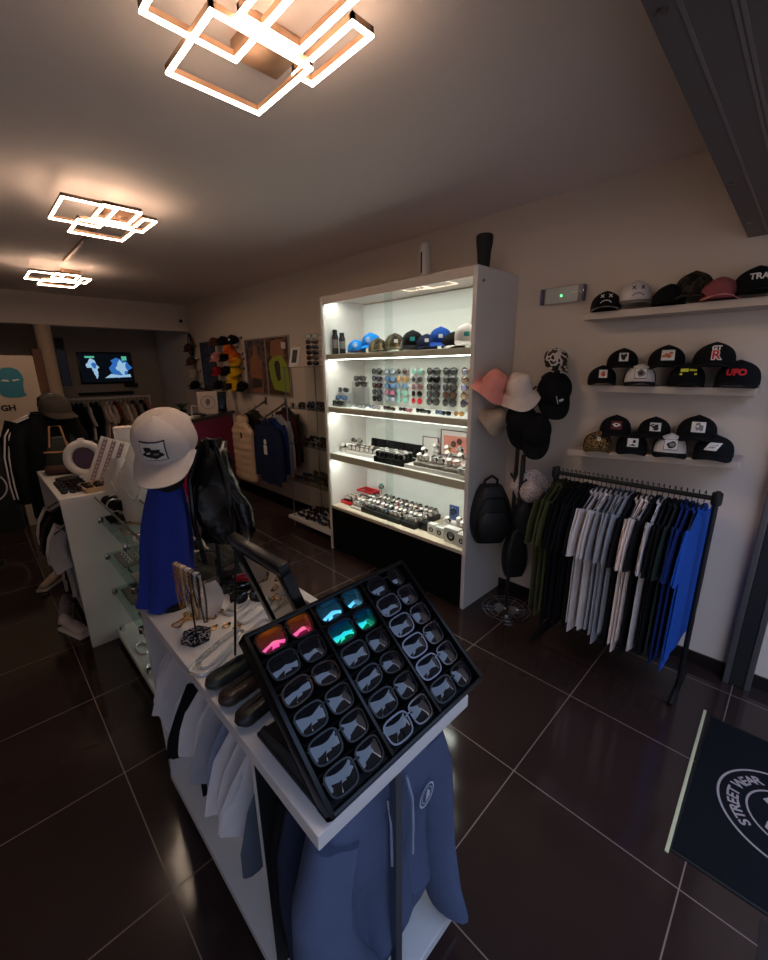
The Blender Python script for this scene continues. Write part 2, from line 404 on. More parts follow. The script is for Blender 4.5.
EMB = {
 'plain': None,
 'x_white': emb([(0, q) for q in cross2d(-0.022, 0.012, 0.009, 0.0022)+cross2d(0.022, 0.012, 0.009, 0.0022)]+[(0, frown2d(0, -0.052, 0.038, 0.002, .22*pi, .78*pi))]),
 'x_black': emb([(1, q) for q in cross2d(-0.022, 0.014, 0.009, 0.0024)+cross2d(0.022, 0.014, 0.009, 0.0024)]+[(1, frown2d(0, -0.052, 0.038, 0.002, .22*pi, .78*pi))]),
 'trap': emb([(0, text2d('TRAP', 0.034, 0.0012))]),
 'gtr': emb([(0, move2d(text2d('GT', 0.026, 0.0016), 0, 0.019)), (0, move2d(text2d('R', 0.052, 0.0045), 0, -0.013)), ]),
 'ufo': emb([(2, text2d('UFO', 0.036, 0.002))], 0.055),
 'yellow': emb([(5, rect2d(-0.034, 0.004, 0.0, 0.02)), (5, rect2d(0.004, 0.008, 0.036, 0.018)), (5, rect2d(-0.036, -0.012, 0.038, -0.002))], 0.06),
 'p1': patch(0.046, 0.046, 0, None, [(1, blob(0, -0.002, .014, .016, 1)), (1, [(-.016, .004), (-.012, .02), (-.003, .01)]), (1, [(.016, .004), (.012, .02), (.003, .01)])]),
 'p2': patch(0.056, 0.050, 0, None, [(3, blob(-.004, -.004, .018, .012, 2, k=.5)), (3, blob(.012, .008, .008, .006, 3))]),
 'p3': patch(0.046, 0.048, 0, None, [(3, blob(0, 0, .014, .014, 4, k=.5)), (2, blob(.002, -.012, .008, .006, 5))]),
 'p4': patch(0.056, 0.052, 0, 1, [(4, blob(0, 0, .019, .019, 6)), (1, blob(0, 0, .011, .012, 7)), (0, blob(0, .002, .005, .005, 8))]),
 'p5': patch(0.056, 0.046, 7, None, [(0, blob(0, .002, .019, .010, 9)), (7, [(0, -.006), (-.008, .004), (-.004, .009), (0, .005), (.004, .009), (.008, .004)])]),
 'p6': patch(0.054, 0.046, 0, None, [(1, blob(-.004, .004, .017, .011, 10, k=.5)), (1, blob(.004, -.012, .012, .009, 11))]),
 'p7': patch(0.056, 0.048, 0, None, [(4, blob(0, 0, .019, .017, 12, k=.5)), (0, blob(-.004, .004, .006, .006, 13)), (4, blob(.012, -.01, .008, .007, 14))]),
 'p8': patch(0.056, 0.046, 0, None, [(1, [(-.02, -.018), (.0, -.006), (.018, -.018)]), (1, blob(.006, .006, .008, .009, 15))]),
 'p9': patch(0.062, 0.050, 0, 1, [(1, blob(.003, -.001, .020, .019, 16)), (4, blob(.004, 0, .011, .011, 17))]),
 'p10': patch(0.050, 0.038, 0, None, [(4, [(-.018, -.008), (0, .006), (.02, .010), (.004, -.008)])], sk=0.022),
 'feather': emb([(0, line2d((-0.012, 0.020), (0.006, -0.024), 0.0016)), (0, poly2d(blob(.016, .0, .012, .008, 21, k=.1)))]),
 'skull': emb([(8, poly2d(blob(0, 0, .022, .012, 22))), (0, poly2d(blob(0, .008, .01, .012, 23))), (1, poly2d(blob(-.004, .009, .003, .003, 24))), (1, poly2d(blob(.004, .009, .003, .003, 25)))]),
 'teal': patch(0.036, 0.028, 6), 'badge': patch(0.03, 0.024, 0), 'ringbadge': emb([(0, ring2d(0.018, 0.0022)), (0, poly2d(blob(0, 0, .009, .007, 31)))]),
 'trucker': patch(0.060, 0.046, 0, 1, [(1, blob(.001, -.003, .024, .013, 40, k=.25)), (1, blob(-.010, .009, .010, .006, 41)), (4, blob(.008, -.003, .008, .004, 42))]),
}
gm = EMB['gtr']                                           # red heart of the emblem's big letter
gm.m(2).add(*on_crown(move2d(text2d('R', 0.052, 0.001), 0, -0.013), 0.0075, 0.062))
CAP = {k: cap_tpl(v) for k, v in EMB.items()}
def cap(kind, M, label, group=None, front=None, crown_=None, brim=None, name='baseball_cap', cat='cap', extra={}):
    front = front or f_black; crown_ = crown_ or front; brim = brim or crown_
    d = dict(front=front, crown=crown_, brim=brim); d.update(extra)
    return inst(CAP[kind], name, M, label, cat, group, d)

# ------------------------------------------------------------------ sunglasses
def lens_outline(kind, side, n=28):
    pts = []
    for i in range(n):
        a = 2*pi*i/n; c, s_ = cos(a), sin(a)
        if kind == 'square': e = 0.55; w, h = .0285, .0215
        elif kind == 'round': e = 1.0; w, h = .0245, .0235
        elif kind == 'aviator': e = 0.85; w, h = .0285, .0245
        elif kind == 'cat': e = 0.75; w, h = .0290, .0200
        else: e = 0.7; w, h = .0290, .0195
        x = w*abs(c)**e*(1 if c > 0 else -1); z = h*abs(s_)**e*(1 if s_ > 0 else -1)
        if kind == 'aviator': x *= 1-0.14*(z < 0)*abs(z)/h; z *= 1+0.08*(x > 0)
        if kind == 'cat': z += 0.006*max(0, x)/w
        if kind == 'square': x *= 1+0.07*z/h
        if kind == 'wrap': z += -0.003*x/w
        pts.append((side*(0.035+x), 0.024+z))
    return pts
def bend(x, z, off=0.0, k=2.2): return Vector((x, k*x*x+off, z))
def glasses_tpl(kind, thick=0.003, folded=True):
    fr = MB()
    for sd in (-1, 1):
        o = lens_outline(kind, sd); cx = sd*0.035; cz = 0.024
        rings = []
        for off, k in ((-0.0025, 0.0), (-0.0025, 1.0), (0.003, 1.0), (0.003, 0.0)):
            q = []
            for x, z in o:
                d = Vector((x-cx, z-cz)); d = d*(1+k*thick/max(d.length, 1e-6)*1.25)
                q.append(bend(cx+d.x, cz+d.y, off))
            rings.append(q)
        fr.loft(rings+[rings[0]], False, False)
    fr.tube([bend(-.010, .031, -.001), bend(-.005, .034, -.002), bend(.005, .034, -.002), bend(.010, .031, -.001)], thick*0.9, 6)
    for sd in (-1, 1): fr.tube([bend(sd*.063, .034, 0), bend(sd*.069, .035, .001), bend(sd*.0715, .035, .004)], thick*0.9, 6)
    le = []
    for sd in (-1, 1):
        o = lens_outline(kind, sd); cx = sd*0.035; cz = .024; g = MB()
        rings = [[bend(cx+(x-cx)*k, cz+(z-cz)*k, -0.0042*(1-k*k)-.0002) for x, z in o] for k in (1.01, .8, .55, .3, .08)]
        g.loft(rings, False, True); le.append(P('lens', g.mesh('lens', [lens_dark]), ('lens',)))
    te = []
    for sd in (-1, 1):
        t = MB()
        if folded: pts = [bend(sd*.071, .035, .004), (sd*.066, .020+.004*(sd > 0), .034), (sd*.02, .022+.004*(sd > 0), .030), (-sd*.03, .022+.004*(sd > 0), .024), (-sd*.055, .024+.004*(sd > 0), .016)]
        else: pts = [bend(sd*.071, .035, .004), (sd*.072, .05, .036), (sd*.070, .10, .034), (sd*.068, .118, .030), (sd*.066, .140, .016)]
        t.tube(pts, [thick*.9, thick*.9, thick*.8, thick*.9, thick*1.1], 6)
        te.append(P('temple', t.mesh('temple', [black_gloss]), ('frame',)))
    return [P('frame', fr.mesh('frame', [black_gloss]), ('frame',))]+le+te
GL = {k: glasses_tpl(k) for k in ('square', 'round', 'aviator', 'cat', 'wrap')}
GLO = {k: glasses_tpl(k, folded=False) for k in ('square', 'round', 'aviator', 'wrap')}
def glasses(kind, M, label, group=None, lens=None, frame=None, open_=False, name='sunglasses', skip=()):
    return inst((GLO if open_ else GL)[kind], name, M, label, 'sunglasses', group, dict(lens=lens or lens_dark, frame=frame or black_gloss), skip)

# ------------------------------------------------------------------ clothes
def ringpts(cx, cz, hw, t, seed, amp, n=36, y0=0.0):
    q = random.Random(seed); ph = [q.uniform(0, 6.28) for _ in range(4)]; out = []
    for i in range(n):
        a = 2*pi*i/n; c, s_ = cos(a), sin(a)
        x = cx+hw*abs(c)**0.8*(1 if c > 0 else -1)
        y = y0+t*abs(s_)**0.8*(1 if s_ > 0 else -1)
        y += amp*(sin(x*34+ph[0])+0.6*sin(x*71+ph[1]))
        out.append((x, y, cz+amp*0.8*sin(x*30+ph[2])))
    return out
def garment_tpl(seed, W=0.235, L=0.70, t=0.012, amp=0.004, sleeve=((0.19, -0.07, 0.07), (0.235, -0.19, 0.085), (0.25, -0.30, 0.095)), neck=0.08, key='cloth', flare=0.0, collar=True, sleeves=True, shoulder=1.0, sy=0.0, sway=0.0, sleeve_l=None):
    b = MB(); S = shoulder
    lv = [(0.0, neck*.9), (-0.012, neck*1.15), (-0.035*S, 0.13), (-0.06*S, 0.185), (-0.085*S, W*.93), (-0.16, W*.95), (-0.30, W*.96), (-0.45, W*(.97+flare*.4)), (-0.58, W*(.98+flare*.8)), (-L, W*(1+flare))]
    lv = [(z, w) for z, w in lv if z >= -L]
    lv2 = []
    for (z0, w0), (z1, w1) in zip(lv, lv[1:]):
        n_ = 2 if z0-z1 > .06 else 1
        lv2 += [(z0+(z1-z0)*i/n_, w0+(w1-w0)*i/n_) for i in range(n_)]
    lv2.append(lv[-1])
    swf = lambda z: sway*min(1, -z/.3)*sin(z*11+seed*1.7)
    b.loft([ringpts(sway*.6*sin(z*7+seed), z+sway*.0, w*(1+sway*1.2*sin(z*13+seed*.7)), t*(0.6+0.5*min(1, -z/0.2)), seed, amp*min(1, -z/0.35+0.05), y0=swf(z)) for z, w in lv2])
    ps = [P('body', b.mesh('body', [f_black]), (key,))]
    if sleeves:
        for sd in (-1, 1):
            s_ = MB(); rings = []
            sl_ = sleeve_l if (sleeve_l and sd < 0) else sleeve
            for k, (x, z, r) in enumerate(sl_):
                nx = sl_[min(k+1, len(sl_)-1)]; pv = sl_[max(k-1, 0)]
                d = Vector((nx[0]-pv[0], nx[1]-pv[1])).normalized(); pr = Vector((-d.y, d.x))
                rg = []
                for i in range(18):
                    a = 2*pi*i/18; u = r*cos(a); w = t*1.0*sin(a)*(1+0.1*k)
                    yo = amp*0.9*sin(u*60+seed+k*.6+sd)+sway*.8*k/2*sin(seed*2.1+sd+k)
                    rg.append((sd*(x+pr.x*u), sy*k+w+yo, z+pr.y*u))
                rings.append(rg)
            s_.loft(rings); ps.append(P('sleeve', s_.mesh('sleeve', [f_black]), (key,)))
    if collar:
        c = MB(); c.tube([(neck*.92*cos(a), t*1.1*sin(a), 0.002-0.018*(sin(a) < 0)*abs(sin(a))) for a in [2*pi*i/20 for i in range(20)]], 0.006, 6, True)
        ps.append(P('collar', c.mesh('collar', [f_black]), (key,)))
    return ps
TEE = [garment_tpl(11+i, W=0.222+0.006*(i % 3), L=0.74+0.025*(i % 4), t=0.010, amp=0.003+0.001*(i % 2)) for i in range(5)]
TEE_S = [garment_tpl(31+i, W=0.20, L=0.46+0.03*(i % 3), t=0.020, amp=0.009, sway=.022, sleeve=((0.16, -.06, .06), (.205, -.13, .072), (.222, -.19, .080), (.222+.014*(i-1.5), -.255, .085))) for i in range(4)]
def hanger_tpl():
    h = MB(); h.tube([(0, 0, 0.016), (0, 0, 0.045)]+[(0.018*sin(a), 0, 0.064-0.018*cos(a)) for a in [pi*i/7*1.35 for i in range(8)]], 0.0022, 6)
    b = MB(); b.tube([(-0.19, 0, -0.072), (-0.10, 0, -0.028), (0, 0, 0.016), (0.10, 0, -0.028), (0.19, 0, -0.072)], 0.0045, 6)
    return [P('shoulder_bar', b.mesh('shoulder_bar', [black_gloss]), ('bar',)), P('hook', h.mesh('hook', [dark_metal]), ('hook',))]
HANG = hanger_tpl()
# ------------------------------------------------------------------ the room
def tile_mat():
    m = mat('dark_floor_tile', (50, 36, 32), rough=0.13, var=0.10, scale=5, spec=0.5)
    n = m.node_tree.nodes; l = m.node_tree.links; b = n['Principled BSDF']
    t = n.new('ShaderNodeTexCoord'); s_ = n.new('ShaderNodeSeparateXYZ'); l.new(t.outputs['Object'], s_.inputs[0])
    def M_(op, a, c=None):
        q = n.new('ShaderNodeMath'); q.operation = op
        for i, x in enumerate((a, c)):
            if x is None: continue
            if isinstance(x, (int, float)): q.inputs[i].default_value = x
            else: l.new(x, q.inputs[i])
        return q.outputs[0]
    ds = []
    for ax, o in (('X', 0.176), ('Y', 0.0144)):
        f = M_('FRACT', M_('ADD', M_('DIVIDE', M_('SUBTRACT', s_.outputs[ax], o), 0.6), 100.5))
        ds.append(M_('MULTIPLY', M_('ABSOLUTE', M_('SUBTRACT', f, 0.5)), 0.6))
    g = M_('LESS_THAN', M_('MINIMUM', ds[0], ds[1]), 0.0021)
    old = b.inputs['Base Color'].links[0].from_socket
    mx = n.new('ShaderNodeMix'); mx.data_type = 'RGBA'; l.new(g, mx.inputs[0]); l.new(old, mx.inputs[6]); mx.inputs[7].default_value = lin((128, 108, 98))+(1,)
    l.new(mx.outputs[2], b.inputs['Base Color'])
    nz = n.new('ShaderNodeTexNoise'); nz.inputs['Scale'].default_value = 260; l.new(t.outputs['Object'], nz.inputs['Vector'])
    r = M_('ADD', M_('MULTIPLY', g, 0.5), M_('ADD', 0.06, M_('MULTIPLY', nz.outputs['Fac'], 0.07))); l.new(r, b.inputs['Roughness'])
    bp = n.new('ShaderNodeBump'); bp.inputs['Strength'].default_value = 0.03; bp.inputs['Distance'].default_value = 0.002
    l.new(nz.outputs['Fac'], bp.inputs['Height']); l.new(bp.outputs[0], b.inputs['Normal'])
    return m
tile = tile_mat()
skirt_m = mat('dark_skirting_tile', (30, 23, 21), rough=0.25, var=0.1)
alu_dark = mat('dark_aluminium', (104, 94, 90), rough=0.5, metal=0.25, var=0.06, scale=8)
alu_mid = mat('grey_aluminium', (112, 108, 108), rough=0.35, metal=0.7, var=0.06)
XW, XL, YB, ZC = 2.74, -1.9, 8.9, 2.68
struct('floor', MB().box((XL-.1, -1.0, -0.1), (XW+.12, YB+.1, 0)), tile)
struct('ceiling', MB().box((XL-.1, -0.30, ZC), (XW+.12, YB+.1, ZC+.12)), ceil_m)
struct('wall_right', MB().box((XW, -1.0, 0), (XW+.12, YB+.1, ZC)), wall_m)
struct('wall_left', MB().box((XL-.1, -1.0, 0), (XL, YB+.1, ZC)), wall_m)
struct('wall_back', MB().box((XL, YB, 0), (XW, YB+.1, ZC)), recess_m)
struct('header_wall', MB().box((XL, 7.2, 2.29), (XW, 7.42, ZC)), wall_m)
struct('column', MB().lathe([(0.088, 0), (0.088, 2.29)], 32, (0.885, 7.31, 0)), mat('cream_paint', (196, 168, 142), rough=0.8), smooth=True)
struct('baseboard_right', MB().box((XW-.012, -1.0, 0), (XW, 1.485, 0.075)).box((XW-.012, 3.1, 0), (XW, YB, 0.075)), skirt_m)
# shutter housing and guide rail at the shop entrance
sh = MB(); sh.prism([(XL, -0.30), (XW, -0.30), (XW, 0.335), (0.9, 0.306), (XL, 0.262)], 2.262, 2.68)
s0 = struct('shutter_housing', sh, alu_dark)
seam = MB()
for y in (0.262, 0.200, 0.190, -0.05): seam.box((XL, y-0.003, 2.2595), (XW, y+0.003, 2.262))
obj('seam', seam, mat('pale_seam', (140, 130, 126), rough=0.4, metal=0.5), s0, smooth=False)
for x, y in ((0.943, 0.286), (1.901, 0.299), (2.45, 0.305), (0.1, 0.275)):
    obj('screw', MB().lathe([(0.009, -0.004), (0.009, 0)], 12, (x, y, 2.262)), steel, s0)
rail = MB().box((2.665, 0.035, 0), (2.74, 0.062, 2.262), 0.004).box((2.665, -0.028, 0), (2.74, -0.055, 2.262), 0.004).box((2.728, -0.03, 0), (2.74, 0.04, 2.262))
r0 = struct('shutter_rail', rail, alu_mid)
obj('brush_slot', MB().box((2.67, -0.026, 0.005), (2.727, 0.033, 2.26)), black_matt, r0)
# street outside: pavement, a row of houses with a roofline
struct('pavement', MB().box((-16, -30, -0.14), (20, -1.0, -0.04)), mat('pavement_stone', (176, 162, 146), rough=0.9))
hm = mat('street_wall', (58, 52, 50), rough=0.9, scale=2)
for i, (x0, x1, h) in enumerate(((-14, -5.5, 7.5), (-5.2, 1.0, 9.5), (1.6, 4.4, 6.4), (4.9, 15, 8.6))):
    struct('street_house_wall', MB().box((x0, -15, 0), (x1, -11, h)).add([(x0-.3, -15.3, h), (x1+.3, -15.3, h), (x1+.3, -10.7, h), (x0-.3, -10.7, h), (x0-.3, -13, h+1.6), (x1+.3, -13, h+1.6)], [(0, 1, 5, 4), (2, 3, 4, 5), (1, 2, 5), (3, 0, 4), (0, 3, 2, 1)]), hm)

# ------------------------------------------------------------------ ceiling lights: overlapping glowing frames
led_warm = emission('warm_led', (1.0, 0.76, 0.56), LAMP_E)
gold_alu = mat('champagne_aluminium', (190, 150, 120), rough=0.4, metal=0.6)
def lamp(dx, dy, label, rz=0.0):
    t = thing('ceiling_light', label, 'ceiling light', T(0.75+dx, 1.21+dy, ZC) @ RZ(rz), 'square frame ceiling lights')
    w = 0.0056
    for (x0, x1, y0, y1, z) in ((-.255, -.01, -.29, .134, -.125), (-.07, .11, -.29, -.02, -.119), (.15, .215, -.20, .072, -.122), (-.142, .15, -.008, .298, -.14)):
        f = MB(); g = MB()
        for a, b in (((x0, y0), (x1, y0)), ((x0, y1), (x1, y1)), ((x0, y0), (x0, y1)), ((x1, y0), (x1, y1))):
            g.box((a[0]-w, a[1]-w, z), (b[0]+w, b[1]+w, z+.0065)); f.box((a[0]-w, a[1]-w, z+.0065), (b[0]+w, b[1]+w, z+.024))
        fr = obj('light_frame', f, gold_alu, t, smooth=False); obj('diffuser', g, led_warm, fr, smooth=False)
    for sx, sy in ((-.01, .10), (.06, -.02), (.15, .06), (.06, .0)): obj('stem', MB().tube([(sx, sy, -.10), (sx*.5+.06, sy*.4+.1, -.03)], .004, 8), gold_alu, t)
    obj('ceiling_plate', MB().box((0.04, 0.09, -.045), (0.20, 0.25, -.0005), .004), gold_alu, t)
lamp(0, 0, 'large glowing square frame ceiling light over the sunglasses counter, nearest the entrance')
lamp(0.05, 1.96, 'glowing square frame ceiling light above the glass display unit, middle of the row')
lamp(0.12, 4.15, 'small looking square frame ceiling light deepest in the shop near the header wall')
struct('trim_1', MB().box((0.86, 3.72, ZC-.02), (0.885, 5.0, ZC)), gold_alu)
# ------------------------------------------------------------------ lit display cabinet
X0, X1, Y0, Y1, HZ = 2.255, 2.735, 1.49, 3.035, 2.27
led_cool = emission('cool_led', (0.98, 1.0, 0.93), CAB_E)
cab_in = mat('cabinet_white', (226, 226, 220), rough=0.5, var=0.01)
taupe = mat('taupe_edge', (206, 188, 166), rough=0.5, var=0.05)
cb = thing('display_cabinet', 'tall white lit display cabinet with sliding glass doors and black base', 'cabinet', T((X0+X1)/2, (Y0+Y1)/2, 0))
MI = T(-(X0+X1)/2, -(Y0+Y1)/2, 0)
def cpart(name, mb, m, par=None, label=None, smooth=False): return obj(name, mb.xf(MI), m, par or cb, label, smooth)
cpart('side_panel', MB().box((X0, Y0, 0), (X1, Y0+.03, HZ), .002), white)
cpart('side_panel', MB().box((X0, Y1-.03, 0), (X1, Y1, HZ), .002), white)
cpart('back_panel', MB().box((X1-.015, Y0+.03, 0.03), (X1, Y1-.03, HZ-.03)), cab_in)
cpart('top_panel', MB().box((X0, Y0+.03, HZ-.06), (X0+.03, Y1-.03, HZ), .002).box((X0+.03, Y0+.03, HZ-.02), (X1, Y1-.03, HZ)), white_edge)
sz = [1.81, 1.365, 0.945, 0.447]
for z, d in ((1.81, .043), (1.365, .05), (0.945, .06)):
    s_ = cpart('shelf', MB().box((X0+.02, Y0+.03, z-d), (X1-.015, Y1-.03, z), .002), taupe)
    cpart('shelf_top', MB().box((X0+.024, Y0+.031, z), (X1-.015, Y1-.031, z+.0012)), cab_in, s_, 'white shelf surface')
    cpart('light_strip', MB().box((X0+.03, Y0+.05, z-d-.0022), (X0+.12, Y1-.05, z-d-.0003)), led_cool, s_)
cpart('light_strip', MB().box((X0+.05, Y0+.05, HZ-.026), (X0+.14, Y1-.05, HZ-.0205)), led_cool)
cpart('base_board', MB().box((X0+.004, Y0+.03, .42), (X1-.015, Y1-.03, .446), .002), taupe)
dr = cpart('base_front', MB().box((X0+.006, Y0+.031, 0.012), (X0+.026, Y1-.031, .418), .002), black_velvet, None, 'black base front')
cpart('glass_door', MB().box((X0+.006, Y0+.031, .447), (X0+.010, 2.27, HZ-.061)), glass)
cpart('glass_door', MB().box((X0+.013, 2.20, .447), (X0+.017, Y1-.031, HZ-.061)), glass)
cpart('lock', MB().lathe([(0.008, 0), (0.008, 0.012)], 12, (0, 0, 0)).xf(T(X0+.06, Y0+.002, 2.19) @ RX(90)), steel)
# on top
solo('white_spray_bottle', MB().lathe([(0.036, 0), (0.038, .01), (0.038, .2), (0.03, .215), (0.03, .235), (0.0, .236)], 20).m(1).box((-.039, -.006, .05), (-.036, .006, .18)), [white, black_matt], 'white bottle with dark strip standing on top of the lit cabinet', 'bottle', M=T(2.42, 2.03, HZ+.001))
sk = MB().lathe([(0.034, 0), (0.037, .02), (0.042, .10), (0.05, .15), (0.052, .185), (0.045, .195), (0.0, .196)], 24)
solo('black_shaker', sk, black_matt, 'ribbed black cup shaped holder standing on top of the lit cabinet', 'holder', M=T(2.42, 1.56, HZ+.001))

# shelf of caps
Z1 = 1.8125
can = [P('can', MB().lathe([(0.026, 0), (0.027, .004), (0.027, .15), (0.022, .162)], 18).mesh('can', [black_matt]), ('can',)),
       P('label_band', MB().lathe([(0.0275, .05), (0.0275, .12)], 18, cap=False).mesh('label_band', [emb_grey]), ('band',)),
       P('cap', MB().lathe([(0.021, .162), (0.021, .20), (0.0, .203)], 18).mesh('cap', [black_gloss]))]
inst(can, 'spray_can', T(2.35, 2.965, Z1), 'black spray can at the far end of the cap shelf in the lit cabinet', 'spray can', 'spray cans in the cabinet')
inst(can, 'spray_can', T(2.37, 2.895, Z1) @ SC((1, 1, .86)), 'shorter grey banded spray can beside the first blue cap', 'spray can', 'spray cans in the cabinet')
g1 = 'caps on the top cabinet shelf'
def ccap(kind, y, z, rz, tilt, label, x=2.44, sc=.92, **k): cap(kind, T(x, y, Z1+max(z, .172*sin(radians(tilt))*sc)) @ RZ(rz) @ RX(tilt) @ SC(sc), label, g1, **k)
ccap('ringbadge', 2.79, 0.0, -50, 0, 'bright blue cap lying low beside the spray cans', brim=f_brown, front=f_sky)
ccap('ringbadge', 2.665, 0.055, -62, 12, 'bright blue cap with ring badge perched above the shelf', front=f_sky, x=2.5)
ccap('plain', 2.53, 0.0, -35, 0, 'brown and pale camouflage cap half hidden between blue and camouflage caps', front=camo)
ccap('badge', 2.38, 0.03, -40, 12, 'sand camouflage cap standing by the gap of the cabinet doors', front=camo, x=2.48)
ccap('plain', 2.265, 0.0, -30, 0, 'grey sided cap tucked behind the teal badge cap', front=emb_grey, x=2.52)
ccap('teal', 2.155, 0.035, -50, 14, 'black cap with small teal patch on the cabinet shelf', front=f_black)
ccap('badge', 2.02, 0.0, -50, 0, 'small navy cap low beside the royal blue cap', front=f_navy)
ccap('badge', 1.91, 0.045, -52, 14, 'royal blue cap with pale badge in the lit cabinet', front=f_royal, x=2.46)
ccap('plain', 1.785, 0.0, -40, 0, 'dark cap with white edge lying beside the white teal badged cap', front=f_black, brim=f_white)
ccap('teal', 1.665, 0.045, -55, 18, 'white cap with teal patch at the doorway end of the cap shelf', front=f_white, x=2.42)

# shelf of sunglasses: board of seven columns, five rows
Z2 = 1.3665
solo('sunglasses_board', MB().box((0, -.56, 0), (0.012, .56, .40), .003), cab_in, 'white upright board holding seven columns of sunglasses', 'display board', M=T(2.655, 2.255, Z2), smooth=False)
ordn = ['first', 'second', 'third', 'fourth', 'fifth', 'sixth', 'seventh', 'eighth', 'ninth', 'tenth', 'eleventh', 'twelfth', 'thirteenth', 'fourteenth', 'fifteenth', 'sixteenth']
rows = ['top row', 'second row', 'middle row', 'fourth row', 'bottom row']
colY = [2.739, 2.577, 2.43, 2.268, 2.10, 1.94, 1.772]
rz_ = [1.640, 1.580, 1.520, 1.463, 1.405]
board = [
 ('round', [lens_smoke, lensmat('plum_smoke_lens', (64, 54, 74)), lens_plum, lensmat('slate_lens', (74, 78, 88)), lens_smoke], black_gloss, 'dark'),
 ('wrap', [lens_clear, lens_blue, lens_blue, lens_pink, lens_clear], fr_blue, 'blue framed'),
 ('round', [lens_brown, lens_gold, lens_blue, lens_mint, lens_mint], silver, 'thin tinted'),
 ('round', [lens_mint, lens_smoke, lensmat('rose_smoke_lens', (120, 76, 80)), lens_dark, lens_red], silver, 'round metal'),
 ('aviator', [lens_smoke, lens_dark, lens_smoke, lens_smoke, lens_smoke], black_gloss, 'black aviator'),
 ('aviator', [lens_smoke]*3+[lens_brown, lens_smoke], dark_metal, 'smoky aviator'),
 ('aviator', [lens_viol, lens_brfade, lens_viol, lens_brfade, lensmat('ink_lens', (44, 46, 66))], gold, 'fade lens aviator')]
lname = ['smoke', 'dark', 'plum', 'slate']
for c, (kind, ls, fr, desc) in enumerate(board):
    for r in range(5):
        M = T(2.617, colY[c], rz_[r]) @ RZ(-90) @ SC(0.97)
        glasses(kind, M, '%s sunglasses, %s, %s column from far end, cabinet board' % (desc, rows[r], ordn[c]), 'sunglasses on the cabinet board', ls[r], fr)
for i, (y, x, z) in enumerate(((2.95, 2.40, .115), (2.93, 2.36, .05), (2.955, 2.33, .0), (2.80, 2.48, .165), (2.79, 2.46, .215))):
    st = solo('step_riser', MB().box((-.035, -.075, 0), (.035, .075, max(z, .003)), .001), acrylic, 'clear acrylic riser %s under sunglasses at the far end of the middle shelf' % ordn[i], 'riser', 'clear risers in the cabinet', M=T(x+.01, y, Z2), smooth=False)
    glasses('wrap', T(x, y, Z2+max(z, .003)+.002) @ RZ(-80), ['clear framed sunglasses on the tallest but two riser', 'navy sunglasses on the low riser at the cabinet far end', 'dark sunglasses at floor of shelf in the far cabinet corner', 'tortoise sunglasses on the second tallest riser', 'brown sunglasses on the tallest clear riser'][i], 'sunglasses on clear risers', lens_smoke if i != 1 else lens_blue, [fr_clear, fr_blue, black_gloss, fr_tort, fr_tort][i])
fl = [('wrap', fr_clear, lens_clear, 'crystal framed'), ('wrap', black_gloss, lens_clear, 'black and clear'), ('square', fr_tort, lens_clear, 'tortoise framed'), ('round', fr_clear, lens_blue, 'pale blue'), ('wrap', fr_pink, lens_clear, 'pale pink'), ('square', fr_tort, lens_dark, 'dark brown'), ('wrap', fr_tort, lens_brown, 'brown tortoise'),
      ('wrap', black_gloss, lens_plum, 'black and plum'), ('cat', fr_pink, lens_pink, 'rose cat eye'), ('square', black_gloss, lens_dark, 'black square'), ('wrap', fr_tort, lens_dark, 'dark tortoise'), ('wrap', black_gloss, lens_blue, 'black with blue tint'), ('square', fr_blue, lens_dark, 'blue black'), ('round', gold, lens_gold, 'amber gold')]
for i, (k, f, l_, d) in enumerate(fl):
    y = 2.82-i*0.088
    glasses(k, T(2.35+0.03*(i % 2), y, Z2+.002) @ RZ(-90+R_.uniform(-14, 14)) @ SC(.62), '%s sunglasses standing in the front line of the middle cabinet shelf' % d, 'front line of sunglasses', l_, f)

# watches
def watch_tpl(cushion=True):
    ca = MB().lathe([(0.019, 0), (0.0205, .002), (0.0205, .008), (0.018, .010)], 20)
    di = MB().lathe([(0.0165, .0100), (0.0165, .0104)], 20)
    stp = MB(); n = 20
    ring = [(0.026*cos(a), -0.020+0.022*sin(a)) for a in [2*pi*i/n for i in range(n)]]
    o = [[(x, sx*0.0095, z) for x, z in ring] for sx in (-1, 1)]; i_ = [[(x*.86, sx*0.0095, -0.020+(z+0.020)*.86) for x, z in ring] for sx in (-1, 1)]
    stp.loft([o[0], o[1], i_[1], i_[0], o[0]], False, False)
    cs = MB().lathe([(0.016, 0), (0.021, .006), (0.021, .032), (0.016, .038)], 14).xf(T(0, 0.019, -.020) @ RX(90))
    ps = [P('strap', stp.mesh('strap', [black_gloss]), ('strap',)), P('case', ca.mesh('case', [steel]), ('case',)), P('dial', di.mesh('dial', [emb_white]), ('dial',))]
    if cushion: ps.append(P('cushion', cs.mesh('cushion', [f_white]), ('cushion',)))
    return ps
WT = watch_tpl(); WTN = watch_tpl(False)
cols = {'black': black_gloss, 'steel': steel, 'gold': gold, 'white': emb_white, 'blue': fr_blue, 'teal': emb_teal, 'pink': fr_pink, 'brown': mat('brown_leather', (70, 44, 30), rough=0.6), 'rose': mat('rose_gold', (200, 140, 120), rough=.25, metal=1), 'grey': emb_grey, 'red': emb_red, 'cream': f_cream}
def watch(M, label, group, strap, dial, case=None, cushion=None, tpl=None):
    return inst(tpl or WT, 'wristwatch', M, label, 'watch', group, dict(strap=cols[strap], dial=cols[dial], case=cols[case or 'steel'], cushion=cushion or f_white))
Z3 = 0.9465
